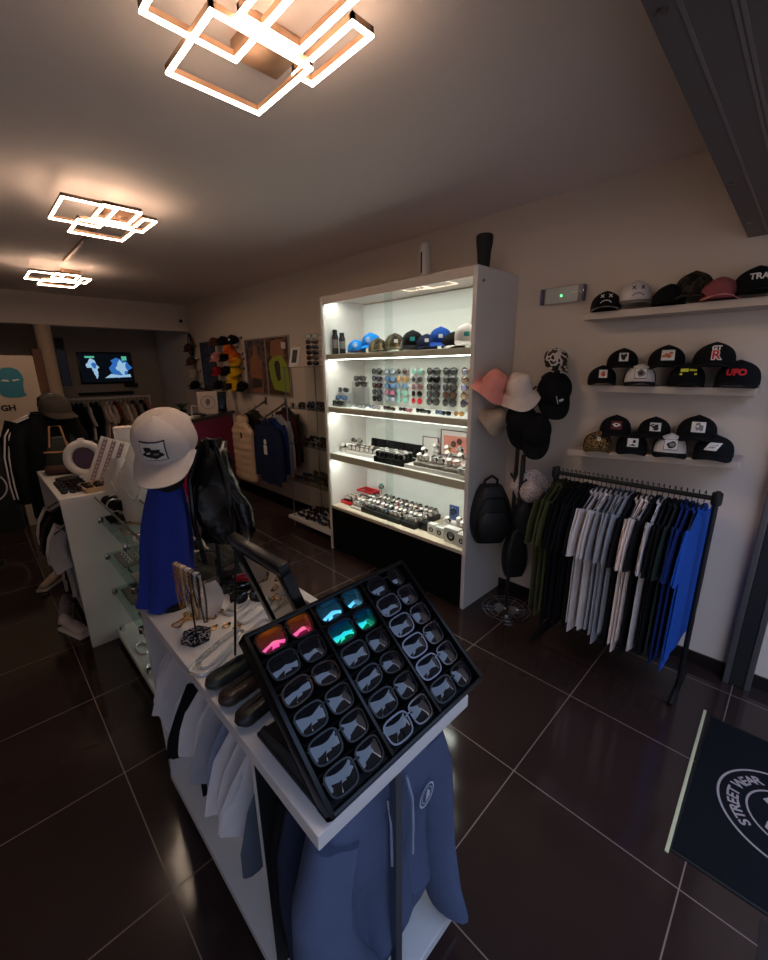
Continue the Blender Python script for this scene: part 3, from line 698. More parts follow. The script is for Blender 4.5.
# far end of the third shelf: watches on white cubes
for i, (y, x, h, c) in enumerate(((2.965, 2.40, .03, 'black'), (2.93, 2.50, .07, 'brown'), (2.87, 2.52, .07, 'black'), (2.915, 2.42, .035, 'grey'), (2.845, 2.44, .03, 'rose'))):
    w_ = ['black', 'brown', 'tall black', 'grey', 'rose'][i]
    solo('watch_cube', MB().box((-.024, -.024, 0), (.024, .024, h), .002), white, 'small white cube under the %s watch at the far end' % w_, 'cube', 'white watch cubes', M=T(x, y, Z3))
    watch(T(x, y, Z3+h+.024) @ RZ(-60) @ RX(62) @ T(0, 0, .018), '%s watch propped on a white cube at the far end of the third shelf' % w_, 'watches on white cubes', c, ['white', 'black', 'grey', 'white', 'cream'][i], tpl=WTN)
for i, y in enumerate((2.745, 2.53, 2.315)):
    solo('black_watch_box', MB().box((0, -.10, 0), (.03, .10, .112), .004), black_velvet, 'upright black box lid, %s from the far end of the third cabinet shelf' % ordn[i], 'box', 'black boxes on the third shelf', M=T(2.63, y, Z3) @ RY(6))
solo('white_riser', MB().box((0, -.20, 0), (.14, .20, .028), .002), white, 'low white riser with two rows of watches at the third shelf far half', 'riser', M=T(2.36, 2.69, Z3))
sk_ = ['black', 'steel', 'steel', 'gold', 'steel', 'black', 'brown', 'steel', 'white', 'steel']
for r in range(2):
    for c in range(7):
        watch(T(2.395+.065*r, 2.86-.056*c, Z3+.0285+.0435) @ RZ(-90) , '%s strapped watch on the low white riser, %s row, %s from the far end' % (sk_[(c*3+r*4) % 10], ['front', 'rear'][r], ordn[c]), 'watches on the low riser', sk_[(c*3+r*4) % 10], ['white', 'cream', 'black', 'white'][(c+r) % 4])
solo('black_watch_tray', MB().box((0, -.165, 0), (.155, .165, .045), .003), black_velvet, 'flat black tray of round watches by the cabinet door gap', 'tray', M=T(2.30, 2.29, Z3))
for r in range(3):
    for c in range(6):
        watch(T(2.33+.046*r, 2.425-.053*c, Z3+.046+.0425) @ RZ(-90), '%s faced watch in the flat black tray, %s row, %s from the far end' % (['white', 'silver'][(c+r) % 2], ordn[r], ordn[c]), 'watches in the flat black tray', 'black' if (c*r) % 3 else 'steel', ['white', 'grey'][(c+r) % 2], cushion=black_velvet)
solo('white_step_display', MB().box((0, -.29, 0), (.34, .29, .03), .002).box((.15, -.29, .03), (.34, .29, .055), .002), white, 'wide white stepped riser with many watches at the doorway end of the third shelf', 'riser', M=T(2.30, 1.82, Z3), smooth=False)
for i in range(3):
    y = 1.965-.14*i
    solo('grey_watch_case', MB().box((0, -.066, 0), (.075, .066, .03), .006), mat('grey_velour', (132, 122, 112), rough=.9), 'grey angled watch pad, %s from the door gap on the stepped riser' % ordn[i], 'watch pad', 'grey watch pads', M=T(2.315, y, Z3+.0305) @ RY(-8))
    for k in range(2):
        watch(T(2.345, y+.032-.064*k, Z3+.11) @ RZ(-90) @ RX(24), '%s watch on the %s grey pad, %s of its pair' % (['steel', 'black', 'rose'][i], ordn[i], ordn[k]), 'watches on grey pads', ['steel', 'black', 'rose'][i], ['cream', 'black', 'cream'][i], cushion=f_white)
cst = [P('stand', MB().lathe([(0.017, 0), (0.017, .003), (0.006, .006), (0.005, .05)], 14).mesh('stand', [white])), P('collar', MB().ball((0, 0, .062), (.02, .014, .016), 12, 8).mesh('collar', [white]))]
for i in range(10):
    r = i % 2; y = 2.075-.058*i; x = 2.51+.07*r; zz = Z3+.0555
    inst(cst, 'watch_stand', T(x, y, zz) @ SC(1.0+.4*r), 'white pedestal watch stand, %s in the doorway end line of the third shelf' % ordn[i], 'watch stand', 'white watch stands')
    watch(T(x-.012, y, zz+.062*(1+.4*r)+.0) @ RZ(-90) @ RX(50) @ T(0, 0, .012), '%s watch on a white pedestal, %s in line' % (sk_[i], ordn[i]), 'watches on pedestals', sk_[i], ['white', 'cream', 'grey'][i % 3], tpl=WTN)
for i in range(3):
    watch(T(2.315, 1.60-.035*i, Z3+.0305+.0435) @ RZ(-90) @ RX(18), 'dark strapped watch at the doorway edge of the stepped riser, %s of three' % ordn[i], 'watches at the doorway edge', ['black', 'brown', 'black'][i], ['grey', 'black', 'white'][i])
wine = mat('wine_frame', (96, 40, 44), rough=.5)
def picture(name, y0, y1, z0, z1, x, label, paper, extra):
    t = thing(name, label, 'framed card', T(x, (y0+y1)/2, z0))
    h, w = z1-z0, (y1-y0)/2
    f = MB()
    for lo, hi in (((0, -w, 0), (.012, w, .006)), ((0, -w, h-.006), (.012, w, h)), ((0, -w, 0), (.012, -w+.006, h)), ((0, w-.006, 0), (.012, w, h))): f.box(lo, hi)
    obj('frame', f, wine, t, smooth=False); pp = obj('card', MB().box((.004, -w+.006, .006), (.010, w-.006, h-.006)), paper, t, smooth=False)
    for nm, mb, m in extra: obj(nm, mb, m, pp, smooth=False)
Z3b = Z3+.0555
picture('framed_card', 2.07, 2.235, Z3+.001, 1.137, 2.665, 'blank white card in thin wine frame at the back of the third shelf', white, [])
ex = [('printed_panel', MB().box((.003, -.115, .03), (.004, .115, .165)), mat('coral_print', (206, 128, 112), rough=.6))]
wd = MB(); wd.lathe([(.026, 0), (.026, .001)], 18).xf(T(.0028, .015, .10) @ RY(-90)); 
wd2 = MB(); wd2.lathe([(.026, 0), (.026, .001)], 18).xf(T(.0028, -.04, .125) @ RY(-90))
ex += [('printed_watch', wd, cols['brown']), ('printed_watch', wd2, cols['brown'])]
picture('framed_poster_card', 1.765, 2.05, Z3b+.001, 1.212, 2.672, 'wine framed card with coral print of two watches at the doorway end', white, ex)

# bottom deck
Z4 = 0.4465
red_pl = mat('red_plastic', (206, 26, 40), rough=.4)
rt_ = MB().box((0, -.085, 0), (.27, .085, .034), .003)
rlow = .016
t = thing('red_watch_box', 'open red box of pale watches in the far corner of the bottom deck', 'box', T(2.36, 2.905, Z4))
obj('tray', rt_, red_pl, t); obj('lining', MB().box((.012, -.075, .03), (.26, .075, .034)), f_cream, t, smooth=False)
lid = MB().box((.215, -.10, .075), (.345, -.085, .088), .003).box((.215, .085, .075), (.345, .10, .088), .003).box((.215, -.10, .075), (.23, .10, .09), .003).box((.33, -.10, .04), (.345, .10, .09), .003); obj('lid', lid, red_pl, t)
for r in range(3):
    for c in range(3):
        watch(T(2.41+.058*r, 2.955-.05*c, Z4+.035+.0292) @ RZ(-90) @ SC(.68), '%s watch in the open red box, %s row, %s from the corner' % (['cream', 'steel', 'pale'][c], ordn[r], ordn[c]), 'watches in the red box', ['white', 'steel', 'cream'][c], ['white', 'grey', 'cream'][(r+c) % 3], cushion=f_cream)
solo('watch_pedestal', MB().lathe([(.03, 0), (.03, .006), (.007, .012), (.006, .13), (.012, .14)], 16), chrome, 'chrome pedestal carrying one watch above the red box', 'pedestal', M=T(2.665, 2.74, Z4))
watch(T(2.66, 2.74, Z4+.16) @ RZ(-60) @ RX(25), 'dark watch raised on the chrome pedestal behind the red box', 'raised watch', 'black', 'teal', cushion=cols['steel'])
trays = [(2.735, .075, white, 'white tray of bright sports watches', ['blue', 'teal', 'black'], f_white, 'white sports tray', 3),
         (2.585, .075, black_matt, 'black tray of coloured watches', ['pink', 'black', 'grey'], f_grey, 'coloured black tray', 3),
         (2.425, .075, black_matt, 'black tray of dark watches', ['black', 'red', 'blue'], f_grey, 'dark watch tray', 3),
         (2.262, .078, mat('dark_green_tray', (26, 34, 28), rough=.7), 'dark green tray of cream cushioned watches', ['black', 'brown', 'black'], f_cream, 'cream cushion tray', 3),
         (2.095, .072, black_matt, 'black tray of steel watches', ['steel', 'black', 'steel'], f_white, 'steel watch tray', 3)]
for k, (y, w, m, d, ss, cu, gname, nc) in enumerate(trays):
    solo('watch_tray', MB().box((0, -w, 0), (.34, w, .045 if m is not white else .02), .003), m, d+', %s of the trays from the red box' % ordn[k], 'tray', 'watch trays on the bottom deck', M=T(2.325, y, Z4))
    hz_ = .045 if m is not white else .02
    for r in range(5):
        for c in range(nc):
            watch(T(2.36+.065*r, y+.048-.048*c, Z4+hz_+.043) @ RZ(-90) @ RX(14), '%s watch in %s, %s row from glass, %s from far side' % (ss[(c+r) % 3], gname, ordn[r], ordn[c]), 'watches in the '+gname, ss[(c+r) % 3], ['black', 'white', 'grey', 'cream'][(c*2+r) % 4], cushion=cu)
solo('black_gift_box', MB().box((-.035, -.055, 0), (.035, .055, .065), .003), black_gloss, 'small black box between the watch trays and the white cartons', 'box', M=T(2.40, 1.955, Z4))
def carton(y, x, w, h, d, label, m=white):
    t = thing('watch_carton', label, 'carton', T(x, y, Z4), 'white watch cartons')
    obj('carton_body', MB().box((0, -w, 0), (d, w, h), .002), m, t)
    obj('printed_strap', MB().add(*[[(-.0008, p[0], p[1]+h*.5) for p in ring2d(w*.42, w*.16, 24)[0]], ring2d(w*.42, w*.16, 24)[1]]), black_matt, t, smooth=False)
    obj('printed_case', MB().add(*[[(-.0012, p[0], p[1]+h*.62) for p in poly2d(blob(0, 0, w*.34, w*.34, 3, k=0))[0]], poly2d(blob(0, 0, 1, 1, 3))[1]]), cols['grey'], t, smooth=False)
carton(1.87, 2.345, .036, .085, .05, 'narrow white watch carton, first beside the black gift box')
carton(1.785, 2.335, .036, .085, .05, 'narrow white watch carton, second beside the black gift box')
carton(1.66, 2.31, .062, .115, .06, 'wide white watch carton near the doorway end of the deck')
carton(1.562, 2.30, .034, .10, .06, 'white watch carton touching the doorway end panel')
solo('carton_shelf', MB().box((0, -.16, 0), (.12, .16, .10), .003), white, 'low white block behind the cartons carrying blister packs', 'block', M=T(2.46, 1.69, Z4), smooth=False)
bl = [P('backing_card', MB().box((-.002, -.045, 0), (.002, .045, .12), .001).mesh('backing_card', [fr_blue]), ('card',)), P('bubble', MB().ball((-.006, 0, .07), (.014, .03, .036), 14, 8).mesh('bubble', [acrylic])), P('packed_watch', MB().add([(-.010, p[0], p[1]+.07) for p in ring2d(.022, .006, 20)[0]], ring2d(.022, .006, 20)[1]).mesh('packed_watch', [black_matt]), ('w',))]
inst(bl, 'blister_pack', T(2.50, 1.77, Z4+.102), 'blue carded blister pack standing on the white block', 'blister pack', 'blister packs', dict(card=fr_blue))
inst(bl, 'blister_pack', T(2.50, 1.625, Z4+.102), 'grey carded blister pack standing on the white block', 'blister pack', 'blister packs', dict(card=emb_grey))
for i in range(5):
    watch(T(2.40+.05*(i % 2), 2.0-.11*i if i < 2 else 1.90-.07*i, Z4+.044 if i < 2 else Z4+.1035+.044) @ RZ(-90) @ RX(15), '%s watch in front of the blister packs, %s of the line' % (['white', 'steel', 'black', 'white', 'pink'][i], ordn[i]), 'loose watches by the cartons', ['white', 'steel', 'black', 'white', 'pink'][i], 'white') if i > 1 else None
# ------------------------------------------------------------------ wall shelves of caps
shelf_m = mat('shelf_laminate', (196, 176, 160), rough=.55, var=.02)
def wshelf(y0, y1, zt, label, tilt=0):
    t = solo('wall_shelf', MB().box((-.10, -(y1-y0)/2, -.036), (.10, (y1-y0)/2, 0), .002), shelf_m, label, 'shelf', 'floating wall shelves', M=T(2.638, (y0+y1)/2, zt) @ RX(tilt), smooth=False)
wshelf(0.02, 0.973, 1.975, 'topmost floating wall shelf holding camouflage and crossed eye caps')
wshelf(0.175, 0.932, 1.586, 'middle floating wall shelf with seven patch caps')
wshelf(0.178, 0.984, 1.2245, 'lowest floating wall shelf, just above the clothes rail', -2.9)
def face(x, y): return math.degrees(math.atan2(x, -y))       # turn a cap's front towards the shop entrance
def scap(kind, x, y, z, label, group, rz=None, tilt=0, sc=.9, **k):
    a = face(-x, -y)+(3 if rz is None else (rz+60)*.5)
    z += .172*sin(radians(tilt))*sc
    cap(kind, T(x, y, z) @ RZ(a) @ RX(tilt) @ SC(sc), label, group, **k)
G = 'caps on the top wall shelf'; z = 1.977
scap('x_white', 2.61, .885, z, 'black cap with white crossed eyes at the cabinet end of the top shelf', G, rz=-60, sc=.88, extra={'brim': emb_grey})
scap('x_black', 2.645, .755, z+.01, 'white cap with black crossed eyes and frown on the top shelf', G, rz=-42, tilt=10, front=f_white, brim=emb_grey)
scap('plain', 2.62, .59, z, 'black cap lying in front of the camouflage cap on the top shelf', G, rz=-50, sc=.86)
scap('plain', 2.66, .50, z+.012, 'brown camouflage cap standing on the top wall shelf', G, rz=-60, tilt=10, front=camo_dark, sc=.95)
scap('plain', 2.60, .385, z, 'salmon pink brimmed cap low on the top wall shelf', G, rz=-52, sc=.86, front=fabric('dusty_rose_cotton', (150, 80, 84)), brim=f_pink)
scap('trap', 2.63, .262, z+.004, 'large black cap lettered TRAP on the top wall shelf', G, rz=-40, tilt=4, sc=.98)
G = 'caps on the middle wall shelf'; z = 1.588
scap('p3', 2.60, .855, z, 'black cap with small brown patch, front row end nearest the cabinet, middle shelf', G, sc=.86)
scap('p4', 2.60, .665, z, 'white fronted black cap with grey animal patch on the middle shelf', G, sc=.9, front=f_white, crown_=f_black, brim=f_black)
scap('yellow', 2.60, .455, z, 'black cap with yellow embroidery and pale brim edge on the middle shelf', G, sc=.92)
scap('ufo', 2.60, .255, z, 'dark cap with large red letters at the entrance end of the middle shelf', G, sc=1.0, rz=-70)
scap('p1', 2.652, .775, z+.083, 'black cap with cat face patch, rear row of the middle shelf', G, sc=.92)
scap('p2', 2.652, .565, z+.083, 'black cap with orange bird patch, rear row of the middle shelf', G, sc=.98)
scap('gtr', 2.652, .365, z+.083, 'black cap with red and white GT R letters on the middle shelf', G, sc=1.02)
G = 'caps on the lowest wall shelf'
def z3(y): return 1.2265-(y-.581)*math.tan(radians(2.9))
scap('skull', 2.60, .835, z3(.835)-.001, 'gold paisley brimmed cap with skull at the cabinet end of the lowest shelf', G, sc=.9, front=paisley, crown_=f_black, brim=paisley)
scap('p8', 2.60, .655, z3(.655), 'black cap with white patch, second in the front row of the lowest shelf', G, sc=.9)
scap('p9', 2.60, .475, z3(.475), 'white fronted cap with bordered dark animal patch on the lowest shelf', G, sc=.92, front=f_white, crown_=f_black, brim=f_black)
scap('p10', 2.60, .29, z3(.29), 'black cap with slanted grey patch at the entrance end of the lowest shelf', G, sc=.95, rz=-66)
scap('p5', 2.652, .765, z3(.765)+.083, 'black cap with red bordered heart patch, rear row of the lowest shelf', G, sc=.95)
scap('p6', 2.652, .57, z3(.57)+.083, 'black cap with black and white animal patch, rear row of the lowest shelf', G, sc=.9)
scap('p7', 2.652, .38, z3(.38)+.083, 'black cap with large grey animal patch, rear row of the lowest shelf', G, sc=1.0)

# emergency light box on the wall
t = thing('emergency_light', 'flat white emergency light box with green lamp on the wall above the hats', 'emergency light', T(XW, 1.18, 2.112))
obj('housing', MB().box((-.035, -.10, -.045), (-.0005, .10, .045), .004), white, t)
obj('clear_cover', MB().box((-.04, -.135, -.047), (-.006, .135, .047), .003), glass, t)
obj('green_led', MB().ball((-.037, .0, -.004), .006, 10, 6), emission('green_led', (.1, 1, .25), 3.0), t)
for s_ in (-1, 1): obj('end_cap', MB().box((-.038, s_*.128-.006, -.045), (-.003, s_*.128+.006, .045), .002), mat('violet_tint_plastic', (96, 84, 124), rough=.3), t)

# ------------------------------------------------------------------ clothes rail with T-shirts
t = thing('clothes_rail', 'black metal clothes rail under the cap shelves', 'clothes rail', T(2.40, .60, 0))
obj('rail', MB().tube([(0, -.39, 1.085), (0, .40, 1.085)], .012, 12), dark_metal, t)
for s_ in (-1, 1):
    obj('post', MB().tube([(0, s_*.38, .03), (0, s_*.38, 1.10)], .012, 12), dark_metal, t)
    obj('foot', MB().tube([(-.145, s_*.375, .014), (-.12, s_*.375, .022), (.20, s_*.375, .022), (.225, s_*.375, .014)], .013, 10), dark_metal, t)
    obj('fitting', MB().lathe([(.02, -.03), (.022, -.02), (.022, .02), (.02, .03)], 14, (0, s_*.38, 1.085)).box((-.02, s_*.38-.01, 1.108), (.03, s_*.38+.01, 1.118), .003), dark_metal, t)
obj('lower_bar', MB().tube([(.03, -.37, .12), (.03, .37, .12)], .009, 8), dark_metal, t)
seq = [('olive', f_olive, 3), ('black', f_black, 6), ('white', f_white, 4), ('grey', f_grey, 4), ('black', f_black, 1), ('white', f_cream, 3), ('black', f_black, 1), ('white', f_white, 1), ('black', f_black, 2), ('dark green', f_green, 1), ('deep blue', f_blue2, 2), ('royal blue', f_royal, 2)]
N = sum(q[2] for q in seq); k = 0; dy = .70/(N-1)
where = {0: 'at the hat stand end of the rail', 2: 'hanging beside the dark block of the rail', 3: 'between the pale T-shirts', 4: 'in the dark gap of the rail', 5: 'in the pale group towards the entrance', 6: 'between two pale T-shirts near the rail end', 7: 'alone between black T-shirts', 8: 'before the blue ones', 9: 'beside the deep blue ones', 10: 'behind the royal blue ones', 11: 'at the entrance end of the rail'}
for gi, (nm, m, n) in enumerate(seq):
    for j in range(n):
        y = .965-k*dy
        yw = R_.uniform(-3, 3) if gi < 11 else 2-5*j
        sfx = (', %s of its colour' % ordn[j]) if n > 1 else ''
        inst(HANG, 'hanger', T(2.40, y, 1.033) @ RZ(yw), 'black hanger %s along the wall rail' % (ordn[k] if k < 16 else ordn[k-16]+' past the middle'), 'hanger', 'hangers on the clothes rail')
        tp = TEE[(k*2+gi) % 5]
        inst(tp, 't_shirt', T(2.40, y, 1.029+R_.uniform(-.006, .006)) @ RZ(yw), '%s T-shirt %s%s' % (nm, where.get(gi, 'deep in the dark block of the rail'), sfx), 'T-shirt', 'T-shirts on the wall rail', dict(cloth=m))
        k += 1

# ------------------------------------------------------------------ hat stand
HX, HY = 2.47, 1.27
t = thing('hat_stand', 'dark hat stand with round chrome foot beside the lit cabinet', 'hat stand', T(HX, HY, 0))
obj('foot_disc', MB().lathe([(.085, 0), (.085, .008), (.03, .018), (.02, .03), (.0, .031)], 28), chrome, t)
obj('pole', MB().tube([(0, 0, .02), (0, 0, 1.62)], .013, 12), dark_metal, t)
wl = MB()
for r in (.13, .165): wl.tube([(r*cos(2*pi*i/32), r*sin(2*pi*i/32), .012) for i in range(32)], .003, 6, True)
for i in range(6): wl.tube([(.07*cos(i*pi/3), .07*sin(i*pi/3), .012), (.165*cos(i*pi/3), .165*sin(i*pi/3), .012)], .003, 6)
obj('wire_base', wl, chrome, t)
for i, (a, z) in enumerate(((200, 1.56), (260, 1.56), (310, 1.48), (150, 1.46), (250, 1.42), (300, 1.45), (190, 1.02), (250, .98), (330, 1.0))):
    a = radians(a); obj('hook', MB().tube([(0, 0, z-.03), (.06*cos(a), .06*sin(a), z-.02), (.10*cos(a), .10*sin(a), z+.015)], .006, 8), dark_metal, t)
def bucket_tpl():
    def f(r, z, k, n=36): return [(r*cos(2*pi*i/n)*(1+k*.05*cos(4*pi*i/n)), r*sin(2*pi*i/n)*(1-k*.05*cos(4*pi*i/n)), z+k*.012*cos(6*pi*i/n)) for i in range(n)]
    c = MB(); c.loft([f(.09, 0, 0), f(.087, .03, .3), f(.078, .065, .5), f(.066, .09, .5), f(.045, .104, .3), f(.015, .110, 0)], False, True)
    b = MB(); b.loft([f(.091, .002, 0), f(.115, -.025, .5), f(.142, -.058, 1), f(.140, -.060, 1), f(.113, -.028, .5), f(.088, -.001, 0)], False, False)
    s_ = MB()
    for q in range(3): s_.loft([f(.1+.012*q, -.012-.014*q, .3+.2*q), f(.1015+.012*q, -.0135-.014*q, .3+.2*q)], False, False)
    return [P('crown', c.mesh('crown', [f_pink]), ('cloth',)), P('brim', b.mesh('brim', [f_pink]), ('cloth',), None, None, [P('stitching', s_.mesh('stitching', [f_pink]), ('cloth',))])]
BKT = bucket_tpl()
def bucket(M, m, label): inst(BKT, 'bucket_hat', M, label, 'bucket hat', 'bucket hats on the hat stand', dict(cloth=m))
def stand(dx, dy, z): return T(HX+dx, HY+dy, z)
bucket(stand(-.135, .125, 1.585) @ RZ(-50) @ RX(30) @ RY(24) @ SC(.84), f_pink, 'salmon pink bucket hat hung on the cabinet side of the hat stand')
bucket(stand(-.06, -.01, 1.55) @ RZ(-62) @ RX(32) @ RY(-4) @ SC((.86, .86, 1.02)), f_cream, 'cream bucket hat hung at the front of the hat stand')
bucket(stand(-.07, .13, 1.37) @ RZ(-60) @ RX(40) @ RY(40) @ SC(.72), f_beige, 'beige bucket hat hanging low behind the salmon one')
bucket(stand(.02, -.10, .915) @ RZ(-55) @ RX(95) @ SC(.85), floral, 'white floral bucket hat hung low by the olive T-shirts')
cap('feather', stand(.06, -.185, 1.575) @ RZ(-52) @ RX(56) @ T(0, .0, -.07) @ SC(1.15), 'black cap with white feather mark hung at the wall side of the hat stand', 'caps on the hat stand', front=f_black, name='baseball_cap')
cap('plain', stand(.13, -.13, 1.71) @ RZ(-40) @ RX(30) @ SC(.8), 'cap in brown and white cow print at the very top of the hat stand', 'caps on the hat stand', front=patchy('cow_print', [(30, 24, 22), (196, 182, 172), (60, 48, 40)], 16))
cap('plain', stand(-.02, .0, 1.36) @ RZ(-30) @ RX(70) @ SC(1.1), 'plain black cap hanging below the cream bucket hat', 'caps on the hat stand')
cap('plain', stand(.0, -.11, 1.30) @ RZ(-60) @ RX(66) @ SC(1.05), 'plain black cap hanging below the feather marked cap', 'caps on the hat stand')
nyl = mat('black_nylon', (15, 14, 16), rough=.55, var=.1, bump=.1, bscale=160)
def softbox(w, d, h, n=24, bulge=1.0, seed=1, top=.75):
    q = MB(); rings = []
    for j in range(9):
        v = j/8; k = (sin(pi*(0.12+0.76*v)))**.45; wz = w*(1-(1-top)*v**2)*k
        rings.append([(wz*abs(cos(a))**.55*(1 if cos(a) > 0 else -1), d*k*abs(sin(a))**.6*(1 if sin(a) > 0 else -1)*(1+.05*sin(5*a+seed+3*v)), h*v) for a in [2*pi*i/n for i in range(n)]])
    return q.loft(rings)
t = thing('backpack', 'bulky black backpack hanging on the cabinet side of the hat stand', 'backpack', stand(-.07, .135, .52) @ RZ(-40))
obj('body', softbox(.15, .085, .40, seed=2), nyl, t); obj('front_pocket', softbox(.115, .035, .20, top=.9).xf(T(0, -.085, .04)), nyl, t)
obj('zip', MB().tube([(-.11, -.085, .05), (-.115, -.088, .22), (-.06, -.085, .335), (.06, -.085, .335), (.115, -.088, .22), (.11, -.085, .05)], .004, 6), black_gloss, t)
obj('grab_handle', MB().tube([(-.05, .02, .385), (-.04, .0, .44), (.0, -.01, .47), (.04, .0, .44), (.05, .02, .385)], .009, 8), nyl, t)
for s_ in (-1, 1): obj('strap', MB().tube([(s_*.05, .06, .38), (s_*.09, .12, .28), (s_*.10, .12, .14), (s_*.11, .07, .03)], .013, 8), nyl, t)
t = thing('sling_bag', 'small black sling bag hanging lowest on the hat stand', 'bag', stand(-.02, -.045, .30) @ RZ(-38))
obj('body', softbox(.095, .05, .34, seed=5, top=.55), nyl, t); obj('ring', MB().tube([(.018*cos(a), -.03, .335+.018*sin(a)) for a in [2*pi*i/16 for i in range(16)]], .003, 6, True), steel, t)
obj('strap', MB().tube([(0, -.02, .33), (-.005, -.02, .60), (.0, -.015, .82), (.02, .02, .84), (.03, .03, .6), (.01, .03, .33)], .014, 8), nyl, t)
t = thing('shoulder_bag', 'black shoulder bag hanging between the backpack and the floral hat', 'bag', stand(.03, -.10, .60) @ RZ(-50))
obj('body', softbox(.11, .05, .27, seed=8), nyl, t); obj('strap', MB().tube([(-.08, 0, .24), (-.03, 0, .36), (0, 0, .40), (.03, 0, .36), (.08, 0, .24)], .01, 8), nyl, t)

# ------------------------------------------------------------------ door mat
mat_m = mat('charcoal_mat_pile', (26, 27, 31), rough=.97, var=.3, scale=500, bump=.6, bscale=900, spec=.1)
t = thing('door_mat', 'charcoal door mat printed with a round STREET WEAR emblem', 'door mat', T(1.91, -.36, 0))
obj('pile', MB().box((-.41, -.42, .0), (.41, .42, .008), .002), mat_m, t)
obj('rubber_edge', MB().box((-.42, -.43, .0), (.42, .428, .0045), .001), black_matt, t)
pr = mat('mat_print', (168, 150, 146), rough=.95, var=.15, scale=300)
def flat(vfs, z): 
    q = MB()
    for vf in vfs: q.add([(x, y, z) for x, y in vf[0]], vf[1])
    return q
RM, LY = .215, .125
ar = []
for i, ch in enumerate('STREET WEAR'):
    if ch == ' ': continue
    a = radians(134-i*9.6); ar.append(move2d(text2d(ch, .052, .0015), .166*cos(a), .166*sin(a)+LY, 1, a-pi/2))
obj('printed_lettering', flat(ar, .0092), pr, t, smooth=False)
obj('printed_ring', flat([move2d(ring2d(RM, .004, 64), 0, LY), move2d(ring2d(.125, .0035, 64), 0, LY)], .0090), pr, t, smooth=False)
obj('printed_bird', flat([move2d(q, 0, LY) for q in (poly2d([(-.10, .04), (-.085, .065), (-.05, .06), (.0, .02), (.05, .0), (.09, -.04), (.06, -.05), (.0, -.04), (-.05, .0), (-.08, .015)]), poly2d([(.0, .02), (.05, .08), (.085, .055), (.05, .0)]))], .0091), pr, t, smooth=False)
tb = solo('mat_strip', MB().box((-.438, -.006, 0), (.438, .006, .006), .001), mat('pale_yellow_strip', (206, 200, 156), rough=.6, var=.05), 'pale yellow strip lying along the inner edge of the door mat', 'strip', M=T(1.912, .080, 0) @ RZ(1.2))
struct('threshold', MB().box((XL, -.42, 0.0), (1.467, -.185, .003)), skirt_m)
# ------------------------------------------------------------------ white display counter in front
CX0, CX1, CY0, CY1, CZ = .300, .778, .486, 1.585, .872
t = thing('display_counter', 'long white display counter with open clothes rail below, nearest the entrance', 'counter', T((CX0+CX1)/2, (CY0+CY1)/2, 0))
MI = T(-(CX0+CX1)/2, -(CY0+CY1)/2, 0)
def kpart(name, mb, m, label=None, smooth=False): return obj(name, mb.xf(MI), m, t, label, smooth)
kpart('worktop', MB().box((CX0, CY0, CZ-.036), (CX1, CY1, CZ), .002), white)
kpart('base_plate', MB().box((CX0, CY0, .055), (CX1, CY1, .09), .002), white)
kpart('plinth', MB().box((CX0+.06, CY0+.06, 0), (CX1-.06, CY1-.06, .055)), black_matt, 'dark recessed plinth')
kpart('end_panel', MB().box((CX0+.002, CY1-.03, .09), (CX1-.002, CY1, CZ-.036), .002), white)
kpart('middle_panel', MB().box((CX0+.01, .755, .09), (CX1-.02, .775, CZ-.036), .002).m(1).box((CX0+.01, .752, .09), (CX1-.02, .755, CZ-.036)), [white, black_matt])
kpart('front_post', MB().box((.505, .487, .09), (.527, .509, CZ-.036), .002), steel)
kpart('hanging_bar', MB().tube([(.53, .78, .795), (.53, 1.55, .795)], .010, 10), steel, None, True)
kpart('front_bar', MB().tube([(.33, .60, .80), (.75, .60, .80)], .010, 10), steel, None, True)
# T-shirts below
seq = [('white', f_white, 5), ('black', f_black, 2), ('white', f_white, 4), ('pale grey', f_grey, 2), ('pale blue', f_lblue, 1), ('white', f_white, 5), ('slate grey', fabric('slate_grey_cotton', (84, 90, 98)), 1)]
N = sum(q[2] for q in seq); k = 0; dy = .70/(N-1)
wh = ['at the far end of the counter rail', 'as the only black pair under the counter', 'just before the black pair under the counter', 'amid the white ones under the counter', 'poking out alone under the counter', 'towards the entrance end of the counter rail', 'hanging longest before the inner panel of the counter']
for gi, (nm, m, n) in enumerate(seq):
    for j in range(n):
        y = 1.51-k*dy; yw = (R_.uniform(-7, 7) if gi != 1 else 24-8*j); xx = .556+R_.uniform(-.02, .012)-(.035 if gi == 1 else 0)
        inst(HANG, 'hanger', T(xx, y, .750) @ RZ(yw), 'dark hanger, %s from the far end under the white counter' % (ordn[k] if k < 16 else ordn[k-16]+' past sixteen'), 'hanger', 'hangers under the counter', dict(bar=black_gloss))
        inst(TEE_S[(k+gi) % 4], 't_shirt', T(xx, y, .744) @ RZ(yw) @ SC((.94, .6, .95 if gi < 6 else 1.28)), '%s T-shirt %s, %s of its run' % (nm, wh[gi], ordn[j]), 'T-shirt', 'T-shirts under the counter', dict(cloth=m))
        k += 1
